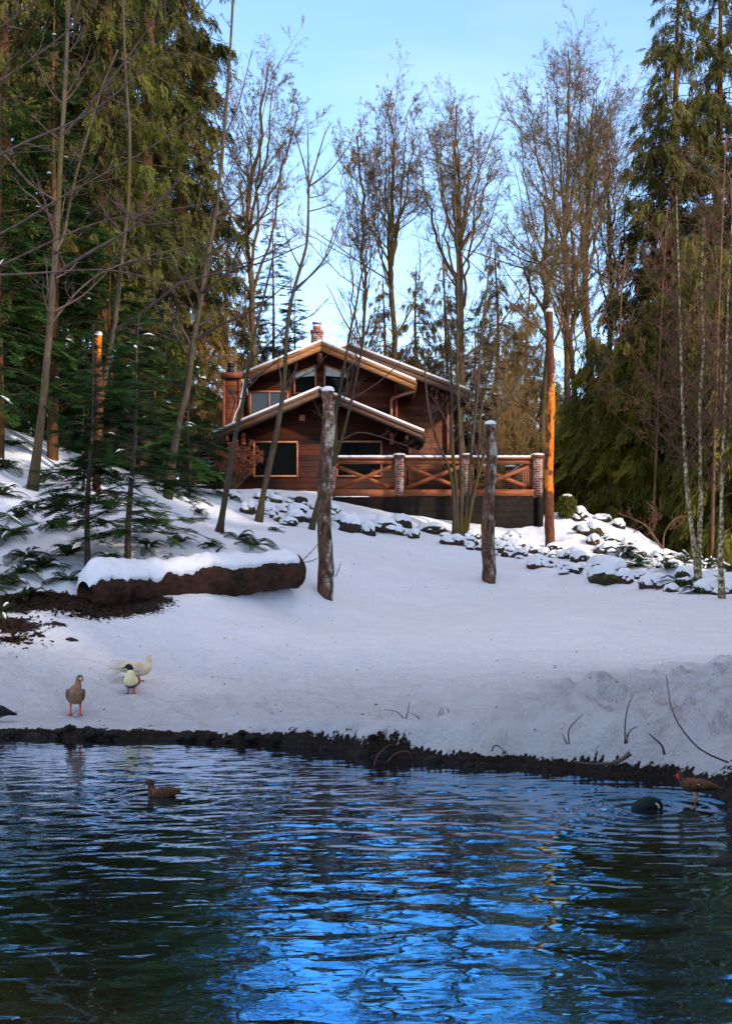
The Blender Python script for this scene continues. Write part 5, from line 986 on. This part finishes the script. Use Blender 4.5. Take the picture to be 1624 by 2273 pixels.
fir(gbase(420, 42), 4.2, 1.5, 'small fir spreading beside the leaning grey maple', whorls=14, per=6, sp=9, seed=69, z0=.1, size=.42, snow=.02, r0=.05)
# behind the cabin
fir(gbase(606, 70), 15.2, 2.9, 'blue green spruce left of the brick chimney', whorls=34, per=7, sp=9, seed=71, leaf='spruce', size=.62, z0=.1, bark='fartrunk')
fir(gbase(655, 72), 12.3, 2.3, 'smaller spruce just left of the brick chimney', whorls=26, per=7, sp=9, seed=72, leaf='spruce', size=.6, z0=.1, bark='fartrunk')
fir(gbase(1055, 62), 10.0, 3.0, 'snow flecked fir behind the right end of the cabin roof', whorls=28, per=7, sp=10, seed=73, leaf='spruce', size=.6, z0=.1, snow=.07, bark='fartrunk')
yp = cedar(gbase(505, 66), 14.5, 2.6, 'yellow brown evergreen above the cabin chimney chase', n=150, per=18, seed=74, leaf='cedarfar', group='yellowish trees behind the cabin', spray=(.3, .65), prof=.7)
for (U, Y, s, lb) in ((455, 62, .85, 'yellow brown evergreen left of the cabin under the cedar'), (560, 72, .9, 'yellow brown evergreen behind the forked mossy maple'), (640, 80, .85, 'far yellow brown evergreen behind the chimney spruces'), (790, 74, .8, 'yellow brown evergreen over the cabin ridge right of the chimney'), (850, 70, .9, 'yellow brown evergreen behind the narrow bare tree'),
                      (925, 76, 1.05, 'yellow brown evergreen between two bare trees over the right roof'), (990, 72, 1.0, 'yellow brown evergreen behind the broom crowned tree'), (1100, 70, 1.05, 'yellow brown evergreen behind the cross braced railing corner'), (1170, 76, 1.1, 'far yellow brown evergreen left of the arching bare trunk')):
    copy_tree(yp, gbase(U, Y), U * .3, s, lb)
# right side cedars
GRt = 'cedars on the right'
cedar(gbase(1500, 64), 30.0 - 1.8, 5.0, 'tall pointed cedar, left of the two at the upper right', n=360, per=28, seed=81, leaf='cedar', group=GRt, prof=.68, z0=.05, spray=(.5, 1.0), r0=.4)
cedar(gbase(1594, 66), 30.0, 4.8, 'tall pointed cedar, right of the two at the upper right', n=360, per=28, seed=82, leaf='cedar', group=GRt, prof=.66, z0=.05, spray=(.5, 1.0), r0=.4)
wp = cedar(gbase(1335, 52), 8.3, 2.7, 'low dense cedar behind the round clipped bush', n=190, per=30, seed=83, leaf='lowcedar', group=GRt, prof=.6, z0=.02, spray=(.45, .95), droop=(.5, 1.0))
for (U, Y, s, sz, lb) in ((1415, 50, 1.05, 1.0, 'drooping cedar right behind the rockery skyline'), (1490, 50, 1.1, 1.1, 'drooping cedar left behind the forked birch'), (1575, 49, 1.1, 1.3, 'drooping cedar between the birches'), (1655, 46, 1.1, 1.3, 'drooping cedar at the right edge behind the last birch'),
                          (1240, 60, .95, .95, 'low cedar behind the orange log post'), (1380, 60, 1.0, 1.2, 'taller cedar in the second row behind the rockery'), (1460, 62, 1.0, 1.4, 'tallest second row cedar left of the forked birch'), (1545, 60, 1.1, 1.6, 'second row cedar behind the forked birch'), (1640, 58, 1.1, 1.6, 'second row cedar at the right edge')):
    copy_tree(wp, gbase(U, Y), U * .7, s, lb, sz=s * sz)
# evergreens standing outside the view on the right and behind the viewer, they shade the lawn
for k, (x, y, s_) in enumerate(((15.0, 32, .95), (16.5, 26.5, 1.25), (18, 21, 1.45), (19, 15, 1.5), (19.5, 9, 1.5), (18, 3, 1.45), (15, -2, 1.4), (22, 18, 1.6), (23, 11, 1.6), (20, -1, 1.6), (21, 26, 1.5), (24, 4, 1.6), (16.5, 18, 1.1), (17, 11, 1.1), (17, 6, 1.1))):
    copy_tree(wp, (x, y, T1(x, y) - .2), k * 1.3, s_, 'cedar standing outside the picture on the near right', 'cedars standing outside the picture', sz=s_ * (1.3 if k == 0 else 2.15 if y > 5 else 1.9))
# distant wood
dp = [cedar(np.array([-34, 95, 6.]), 17, 4.5, 'dark evergreen of the distant wood behind everything', n=90, per=16, seed=90, leaf='cedargreen', group='distant evergreens of the far wood', spray=(1.0, 1.8), name='evergreen_tree')]
rng = random.Random(9)
for k in range(15):
    x = -30 + k * 4.3 + rng.uniform(-1, 1); y = rng.uniform(92, 115); copy_tree(dp[0], (x, y, T1(x, y) - .2), rng.uniform(0, 6), rng.uniform(.45, .62) if -12 < x < 16 else rng.uniform(.8, 1.1))

# brush between the trees
def brush(U, Y, H, spread, n, label, seed, mat='twigred2', group='bare brush behind the cabin'):
    b = gbase(U, Y); rng = np.random.RandomState(seed); st = []
    for k in range(n):
        a = rng.uniform(0, 6.28); d = rng.uniform(.1, 1) * spread; e = b + [math.cos(a) * d, math.sin(a) * d * .6, H * rng.uniform(.6, 1)]; st.append((np.array([b + rng.normal(size=3) * [.3, .2, 0], b * .5 + e * .5 + rng.normal(size=3) * .2, e]), .018, .006))
    return bare_tree('bare_shrub', st, label, 'shrub', group, mats=(mat, mat), lv=((9, .36), (6, .5), (5, .5), (3, .5)), seed=seed, trop=.05, jit=.2, rmin=.006, sides=4, n0=10, org=b)
bp = brush(470, 56, 6, 2.2, 12, 'tangle of yellow bare brush left of the cabin wall', 101)
brush(520, 62, 8, 2.4, 12, 'tall yellow bare brush behind the chimney chase', 102)
brush(1110, 60, 8, 2.6, 14, 'tall bare brush right of the cabin roof', 103); brush(1160, 56, 6, 2.4, 14, 'bare brush behind the terrace right side', 104); brush(1060, 66, 9, 3.0, 12, 'bare brush behind the snow flecked fir', 105, 'twigred'); brush(1300, 56, 6, 2.2, 10, 'bare brush right behind the orange log post', 106, 'twigred'); brush(940, 72, 9, 3, 12, 'bare brush showing over the right cabin roof', 107, 'twigred2')
brush(1140, 64, 11, 3.2, 18, 'tallest bare brush between cabin and orange post', 110, 'twigred2'); brush(1040, 70, 10, 3.4, 16, 'yellow brush over the right eave of the cabin', 111, 'twigred2'); brush(1215, 66, 10, 3.0, 14, 'brown brush behind the orange post head', 112, 'twigred')

# ------------------------------------------------------------------ shore twigs
def twig(pts, Y, r, label, seed=1, group='bare twigs along the pond edge', mat='twig', kids=0):
    p = [px(s, Y) for s in pts]; z = None; m = MB()
    for s in p: q = resample(s, 14); m.tubes(q, np.linspace(r, r * .35, 14), 5, cap=True)
    if kids: A, B = grow(np.stack([resample(s, 14) for s in p]), np.stack([np.linspace(r, r * .4, 14)] * len(p)), kids, 5, (.5, .9), .18, .6, .05, .15, np.random.RandomState(seed), .3, 1, None, .003); m.tubes(A, B, 4)
    tag(m.build('twig', M[mat], origin=p[0][0]), label, 'twig', group)
twig([[(1640, 1702), (1560, 1668), (1515, 1622), (1490, 1575), (1483, 1535), (1477, 1498)]], 15.3, .011, 'longest arching twig curving up over the snowy bank at the right')
twig([[(1386, 1652), (1387, 1600), (1394, 1565), (1404, 1543)], [(1388, 1650), (1396, 1625), (1411, 1612)], [(1391, 1650), (1390, 1625)]], 16.0, .010, 'upright forked twig standing in snow left of the longest twig')
twig([[(1474, 1675), (1468, 1655), (1450, 1638), (1438, 1628)]], 15.6, .016, 'short thick brown twig stub near the red faced duck')
twig([[(1398, 1672), (1385, 1682), (1360, 1694), (1310, 1696), (1270, 1690)]], 15.6, .03, 'dark curved root lying at the waterline under the mound')
twig([[(1262, 1652), (1262, 1620), (1280, 1598), (1294, 1585)], [(1258, 1652), (1252, 1640), (1248, 1628)]], 16.4, .009, 'thin angled twig on the mound above the muddy hollow')
twig([[(905, 1625), (898, 1600), (880, 1580), (852, 1575)], [(898, 1602), (905, 1580), (908, 1558)], [(936, 1605), (925, 1590), (908, 1582)], [(906, 1632), (907, 1612)], [(901, 1632), (902, 1612)]], 18.6, .010, 'spidery cluster of twigs on the bank edge in the middle')
twig([[(968, 1602), (974, 1585), (980, 1570)], [(973, 1598), (980, 1585), (984, 1570)], [(990, 1600), (984, 1582)], [(994, 1598), (996, 1585), (992, 1570)]], 19.0, .010, 'four short upright twigs just right of the spidery cluster')
twig([[(830, 1700), (836, 1680), (856, 1658), (870, 1652)], [(860, 1690), (880, 1672), (905, 1668), (915, 1685)]], 17.2, .010, 'pale curling rootlet hanging from the bank over the water', mat='twigred')
twig([[(1090, 1668), (1098, 1655), (1112, 1660), (1118, 1672)]], 16.6, .009, 'looped rootlet at the muddy foot of the bank')
twig([[(480, 1225), (488, 1218), (494, 1213)]], 31.5, .03, 'broken branch stub sticking out above the fallen log', group=None)
twig([[(655, 1262), (680, 1235), (700, 1215), (712, 1195)], [(664, 1250), (690, 1245), (715, 1235)], [(745, 1280), (752, 1262), (757, 1245)]], 33.2, .012, 'bare twigs with a few leaves at the right end of the log', group=None, kids=6)

# ------------------------------------------------------------------ birds
def feather_mat(name, stops, scale=14): 
    t = NT(name); n = t.noise(t.coord((1, 1, 1)), scale, 5, .65); col = t.ramp(n, [(p, lin(c)) for p, c in stops]); t.bump(n, .4, .008); return t.done(col, .75, .2)
M['f_brown'] = feather_mat('goose_brown', [(.3, (78, 60, 50)), (.7, (122, 96, 80))]); M['f_tan'] = feather_mat('goose_tan', [(.3, (122, 92, 72)), (.7, (160, 126, 100))]); M['f_darkbrown'] = feather_mat('dark_brown_feather', [(.3, (44, 32, 28)), (.7, (82, 62, 52))])
M['f_black'] = feather_mat('black_feather', [(.3, (18, 18, 20)), (.7, (44, 42, 46))]); M['f_cream'] = feather_mat('cream_feather', [(.3, (214, 196, 140)), (.7, (240, 228, 184))]); M['f_white'] = feather_mat('white_feather', [(.3, (176, 160, 134)), (.7, (222, 208, 184))]); M['f_grey'] = feather_mat('grey_feather', [(.3, (70, 66, 68)), (.7, (112, 106, 106))])
M['f_orange'] = simple('orange_skin', (190, 70, 34), (214, 92, 48), 12, .5); M['f_red'] = simple('red_skin', (214, 16, 12), (236, 34, 24), 12, .5); M['f_bill'] = simple('dark_bill', (60, 54, 40), (92, 82, 60), 12, .4); M['f_billy'] = simple('yellow_bill', (196, 120, 50), (216, 140, 66), 12, .4); M['f_duck'] = feather_mat('mottled_duck', [(.35, (44, 26, 18)), (.5, (86, 54, 36)), (.65, (120, 82, 56))], 30)
M['f_green'] = feather_mat('black_green_feather', [(.3, (10, 20, 22)), (.7, (24, 44, 48))])
def spine_mesh(m, pts, rw, rh, ns=18, nseg=44, matf=None):
    p = resample(pts, nseg); k = np.linspace(0, len(pts) - 1, nseg); W = np.interp(k, range(len(pts)), rw); H = np.interp(k, range(len(pts)), rh)
    ker = np.array([1, 2, 1]) / 4
    for _ in range(2): W[1:-1] = np.convolve(W, ker, 'valid'); H[1:-1] = np.convolve(H, ker, 'valid')
    T = np.gradient(p, axis=0); T /= np.linalg.norm(T, axis=1, keepdims=True); S = np.zeros_like(T); s = np.cross([0, 0, 1.], T[0]); s /= np.linalg.norm(s)
    for i in range(nseg): s = s - (s @ T[i]) * T[i]; s /= np.linalg.norm(s); S[i] = s
    U_ = np.cross(T, S); th = np.arange(ns) / ns * 2 * np.pi; V = p[:, None] + (W[:, None] * np.cos(th))[..., None] * S[:, None] + (H[:, None] * np.sin(th))[..., None] * U_[:, None]
    idx = np.arange(nseg * ns).reshape(nseg, ns); nx = np.roll(idx, -1, 1); Q = np.stack([idx[:-1], nx[:-1], nx[1:], idx[1:]], -1)
    mi = np.zeros((nseg - 1, ns), int)
    if matf:
        for i in range(nseg - 1):
            for j in range(ns): mi[i, j] = matf(i / (nseg - 1), math.sin(th[j] + math.pi / ns), V[i, j], math.cos(th[j] + math.pi / ns))
    base = m.n; m.add(V.reshape(-1, 3)); 
    m.q.append(Q.reshape(-1, 4) + base); m.qm.append(mi.ravel())
    for e, flip in ((0, 1), (nseg - 1, 0)):
        tt = [(idx[e, 0], idx[e, j + 1], idx[e, j]) if flip else (idx[e, 0], idx[e, j], idx[e, j + 1]) for j in range(1, ns - 1)]; m.t.append(np.array(tt) + base); m.tm.append(np.full(len(tt), mi[min(e, nseg - 2), 0]))
    return p
def bird(name, loc, yaw, scale, label, body, mats, matf, legs=None, bill=None, bill_mat='f_billy', eye=None, wing=None, tail=None, cat='duck', fan=None, flip=1, extra=None):
    """local frame: +x forward, +z up; built around the origin, then turned and set down"""
    o = root(name, (0, 0, 0), label, cat); pts = np.array([b_[:3] for b_ in body], float); m = MB(); spine_mesh(m, pts, [b_[3] for b_ in body], [b_[4] for b_ in body], matf=matf); m.build('body', [M[k] for k in mats], o, smooth=True)
    if wing:
        wp, wm, ww, wh = wing
        for s in (1, -1):
            m = MB(); q = np.array(wp, float); q[:, 1] *= s; spine_mesh(m, q, ww, wh, 10, 20); m.build('wing', M[wm], o, smooth=True)
    if bill is not None:
        m = MB(); spine_mesh(m, np.array([b_[:3] for b_ in bill], float), [b_[3] for b_ in bill], [b_[4] for b_ in bill], 10, 10); m.build('bill', M[bill_mat], o, smooth=True)
    if eye is not None:
        for e in eye:
            m = MB(); e = np.array(e, float); m.tubes(np.array([e + [0, 0, h] for h in (-.008, -.005, 0, .005, .008)]), np.array([.001, .006, .008, .006, .001]), 8, cap=True); m.build('eye', M['f_black'], o, smooth=True)
    if legs:
        lm, ll = legs
        for (hx, hy, hz, fx, fy, fz, r) in ll:
            m = MB(); m.tubes(np.array([(hx, hy, hz), (hx * .5 + fx * .5 - .02, hy * .5 + fy * .5, hz * .5 + fz * .5), (fx - .01, fy, fz + .025), (fx, fy, fz + .008)]), np.array([r * 1.7, r, r, r * 1.2]), 8, cap=True)
            tips = [(fx + .085, fy + .045, fz + .004), (fx + .10, fy, fz + .004), (fx + .085, fy - .045, fz + .004)]
            for tpt in tips: m.tubes(np.array([(fx, fy, fz + .012), tpt]), np.array([r * .7, r * .35]), 6, cap=True)
            m.add([(fx, fy, fz + .014), tips[0], tips[1], tips[2], (fx, fy, fz + .002), tuple(np.array(tips[0]) - [0, 0, .006]), tuple(np.array(tips[1]) - [0, 0, .006]), tuple(np.array(tips[2]) - [0, 0, .006])], t=[(0, 1, 2), (0, 2, 3), (4, 6, 5), (4, 7, 6)]); m.build('leg', M[lm], o, smooth=False)
    if fan:
        fm, ff = fan; m = MB()
        for (a_, b__, w_) in ff: a_ = np.array(a_, float); b__ = np.array(b__, float); m.bar(tuple(a_), tuple(b__), w_, .006)
        m.build('tail_feathers', M[fm], o)
    if extra: extra(o)
    o.location = tuple(float(v) for v in loc); o.rotation_euler = (0, 0, yaw); o.scale = (scale,) * 3; return o
gp = lambda U, V: hit(U, V, 19, 40)
# brown goose facing the camera, head turned to preen its shoulder
b = gp(168, 1586)
body = [(-.30, 0, .36, .012, .012), (-.22, 0, .335, .05, .04), (-.12, 0, .30, .115, .10), (.0, 0, .30, .158, .145), (.10, 0, .335, .150, .140), (.15, .01, .40, .11, .105), (.135, .035, .47, .062, .062), (.10, .045, .53, .042, .044), (.10, .05, .575, .043, .048), (.13, .075, .60, .044, .045), (.165, .10, .585, .03, .030), (.18, .115, .565, .016, .016)]
bird('goose', b, R(-80), .93, 'brown goose standing on snow near the shore with its head turned back', body, ['f_brown', 'f_tan', 'f_darkbrown', 'f_white'],
     lambda t, s, v, c: 2 if (t > .60 and t < .88 and (s > .1 or v[0] < .09)) else (3 if .88 <= t < .97 and s < .3 else (1 if t > .42 else (0 if s > -.75 else 1))), legs=('f_orange', [(.0, .075, .20, .03, .075, 0, .013), (.0, -.075, .20, .0, -.075, 0, .013)]),
     bill=[(.165, .10, .585, .018, .018), (.185, .108, .56, .013, .010), (.192, .11, .535, .007, .005)], bill_mat='f_tan', eye=[(.165, .055, .61)], wing=([(.06, .11, .33), (.0, .13, .33), (-.12, .11, .33), (-.24, .05, .35), (-.30, .03, .375)], 'f_brown', [.02, .03, .028, .018, .005], [.05, .085, .07, .04, .01]), cat='goose', fan=('f_darkbrown', [((-.22, y, .345), (-.36, y * 1.6, .385), .03) for y in (-.04, -.02, 0, .02, .04)]))
# black duck with cream breast facing the camera, head turned left
b = gp(292, 1539)
body = [(-.26, 0, .27, .012, .012), (-.18, 0, .235, .06, .045), (-.06, 0, .20, .115, .10), (.04, 0, .20, .135, .125), (.11, 0, .24, .115, .12), (.13, 0, .31, .075, .08), (.115, 0, .37, .048, .05), (.11, -.005, .41, .048, .05), (.115, -.025, .435, .046, .042), (.12, -.06, .43, .034, .03), (.122, -.08, .422, .018, .016)]
bird('duck', b, R(-88), 1.0, 'black headed duck with a cream breast facing the camera on snow', body, ['f_black', 'f_cream', 'f_grey'], lambda t, s, v, c: (1 if (t > .34 and t < .60 and v[0] > .085 and v[2] > .13) else (0 if t > .55 else 2 if s < .2 else 0)),
     legs=('f_orange', [(.02, .05, .12, .04, .05, 0, .011), (.02, -.05, .12, .035, -.05, 0, .011)]), bill=[(.122, -.075, .424, .02, .016), (.126, -.12, .412, .017, .009), (.128, -.15, .407, .012, .005)], bill_mat='f_bill', eye=[(.158, -.035, .445)],
     wing=([(.06, .09, .205), (.0, .112, .205), (-.12, .09, .21), (-.24, .04, .25)], 'f_black', [.02, .03, .025, .006], [.05, .075, .06, .012]))
# white duck behind, standing side on, tail to the left, feathers ruffled
b = hit(300, 1512, 19, 40)
body = [(-.30, 0, .24, .015, .015), (-.22, 0, .225, .06, .04), (-.10, 0, .20, .11, .09), (.03, 0, .19, .125, .115), (.14, 0, .20, .11, .11), (.20, 0, .25, .07, .075), (.215, 0, .31, .044, .046), (.21, .0, .36, .042, .044), (.215, .02, .39, .042, .042), (.22, .05, .385, .03, .03), (.222, .065, .378, .015, .015)]
ff = [((-.16, y * .6, .24 + .02 * k), (-.46 + .025 * k, y * 1.9, .20 + .035 * k), .035) for k, y in enumerate((-.05, -.02, .02, .05, .0))] + [((-.12, -.10, .18), (-.38 + .02 * k, -.17 - .01 * k, .10 + .03 * k), .03) for k in range(4)]
bird('duck', b, R(8), 1.05, 'white duck ruffling its feathers behind the cream breasted duck', body, ['f_white'], None, legs=('f_orange', [(.03, .05, .11, .05, .05, 0, .011), (.03, -.05, .11, .05, -.05, 0, .011)]), bill=[(.222, .06, .38, .018, .014), (.225, .11, .372, .015, .008), (.226, .13, .37, .01, .005)], eye=[(.25, .03, .40)],
     wing=([(.12, .10, .22), (.0, .125, .23), (-.14, .12, .23), (-.30, .10, .22), (-.38, .09, .21)], 'f_white', [.02, .03, .025, .014, .004], [.06, .085, .065, .03, .01]), fan=('f_white', ff))
# swimming mottled duck
Yd = HC * FPX / (1767 - VH); b = np.array([X_(362, Yd), Yd, -.03])
body = [(-.25, 0, .115, .012, .012), (-.19, 0, .10, .055, .035), (-.08, 0, .075, .095, .075), (.04, 0, .065, .10, .085), (.13, 0, .075, .075, .085), (.165, 0, .13, .05, .055), (.17, 0, .185, .044, .046), (.185, 0, .225, .052, .052), (.225, 0, .225, .040, .038), (.245, 0, .205, .018, .018)]
bird('duck', b, R(172), .74, 'mottled brown duck swimming left on the dark pond', body, ['f_duck', 'f_darkbrown'], lambda t, s, v, c: 1 if t > .62 else 0, bill=[(.24, 0, .205, .018, .014), (.275, 0, .19, .017, .009), (.30, 0, .183, .012, .005)], bill_mat='f_bill', eye=[(.215, .034, .225), (.215, -.034, .225)],
     wing=([(.08, .075, .11), (-.02, .09, .115), (-.12, .075, .12), (-.22, .035, .135)], 'f_duck', [.015, .022, .02, .005], [.04, .05, .04, .012]), fan=('f_duck', [((-.19, y, .115), (-.285, y * 1.5, .155), .03) for y in (-.03, 0, .03)]))
# dabbling black duck, head under water
Yd = 14.1; b = np.array([X_(1437, Yd), Yd, -.06])
body = [(-.14, 0, .03, .02, .02), (-.12, 0, .10, .075, .06), (-.05, 0, .13, .105, .085), (.04, 0, .12, .11, .085), (.12, 0, .06, .09, .08), (.17, 0, -.04, .05, .05), (.19, 0, -.12, .035, .035)]
def wmarks(o):
    m = MB(); c0 = resample([(-.10, -.055, .178), (-.115, -.085, .135), (-.12, -.10, .10)], 6); m.tubes(c0, np.array([.008, .016, .014, .02, .018, .006]), 6, cap=True); c0 = resample([(.13, -.075, .10), (.15, -.075, .06)], 5); m.tubes(c0, np.array([.004, .010, .012, .01, .003]), 6, cap=True); m.build('wing_bar', M['f_white'], o, smooth=True)
bird('duck', b, R(178), .84, 'black green duck dabbling with its head under water amid ripple rings', body, ['f_green'], None, wing=([(.10, .06, .12), (.0, .085, .15), (-.10, .065, .15), (-.16, .03, .12)], 'f_green', [.012, .02, .018, .005], [.04, .05, .045, .012]), extra=None)
o = bpy.data.objects['duck' if False else [k.name for k in roots if k.get('label', '').startswith('black green')][0]]
m = MB(); q = resample([(-.07, .115, .155), (-.10, .105, .125), (-.115, .09, .09)], 7); m.tubes(q, np.array([.006, .012, .010, .018, .012, .018, .005]), 7, cap=True); m.build('wing_bar', M['f_white'], o, smooth=True)
# red faced muscovy duck at the right bank
Yd = 14.65; b = np.array([X_(1540, Yd), Yd, .0])
body = [(-.34, 0, .17, .015, .012), (-.27, 0, .185, .05, .03), (-.14, 0, .20, .10, .08), (-.0, 0, .20, .115, .10), (.10, 0, .21, .095, .10), (.16, 0, .26, .055, .06), (.175, 0, .31, .040, .042), (.185, 0, .345, .038, .040), (.205, 0, .35, .034, .034), (.225, 0, .335, .018, .018)]
def face(o):
    m = MB(); m.tubes(resample([(.205, .022, .355), (.222, .016, .325), (.212, .03, .29), (.20, .034, .27)], 7), np.array([.006, .017, .02, .022, .02, .016, .005]), 7, cap=True); m.build('face', M['f_red'], o, smooth=True)
    m = MB(); m.tubes(resample([(-.05, .115, .235), (-.10, .112, .225)], 5), np.array([.004, .012, .016, .012, .004]), 6, cap=True); m.build('wing_bar', M['f_white'], o, smooth=True)
bird('duck', b, R(160), .74, 'dark brown duck with a bright red face standing by the right bank', body, ['f_duck', 'f_darkbrown'], lambda t, s, v, c: 1 if t > .5 else 0, legs=('f_billy', [(.0, .05, .12, .02, .05, -.02, .011), (-.02, -.05, .12, -.01, -.05, -.02, .011)]), bill=[(.225, 0, .335, .018, .014), (.255, 0, .318, .016, .008), (.275, 0, .312, .011, .005)], bill_mat='f_bill',
     wing=([(.08, .085, .22), (-.02, .105, .22), (-.16, .09, .215), (-.32, .045, .19)], 'f_duck', [.015, .024, .02, .005], [.05, .065, .05, .012]), extra=face, fan=('f_darkbrown', [((-.27, y, .19), (-.40, y * 1.6, .175), .035) for y in (-.04, 0, .04)]))
# dark bird cut by the left edge
b = gp(-6, 1603)
body = [(-.26, 0, .11, .012, .012), (-.18, 0, .14, .06, .04), (-.06, 0, .16, .11, .10), (.06, 0, .15, .12, .11), (.14, 0, .17, .09, .10), (.18, 0, .24, .05, .055), (.185, 0, .30, .04, .04), (.20, 0, .33, .04, .04), (.235, 0, .325, .025, .025)]
bird('duck', b, R(186), .95, 'dark grey duck cut off by the left picture edge', body, ['f_grey', 'f_black'], lambda t, s, v, c: 1 if s > .1 else 0, legs=('f_orange', [(.03, .05, .09, .04, .05, 0, .011), (.03, -.05, .09, .04, -.05, 0, .011)]), bill=[(.23, 0, .325, .018, .014), (.28, 0, .31, .014, .006)], bill_mat='f_bill', eye=[(.225, .03, .34)],
     wing=([(.10, .095, .18), (.0, .115, .18), (-.12, .095, .16), (-.28, .04, .11)], 'f_black', [.015, .024, .02, .005], [.05, .07, .05, .012]), fan=('f_black', [((-.19, y, .13), (-.30, y * 1.8, .085 + .02 * k), .03) for k, y in enumerate((-.05, -.025, 0, .025, .05))]))

for o in list(bpy.data.objects):
    if '_o' in o: del o['_o']
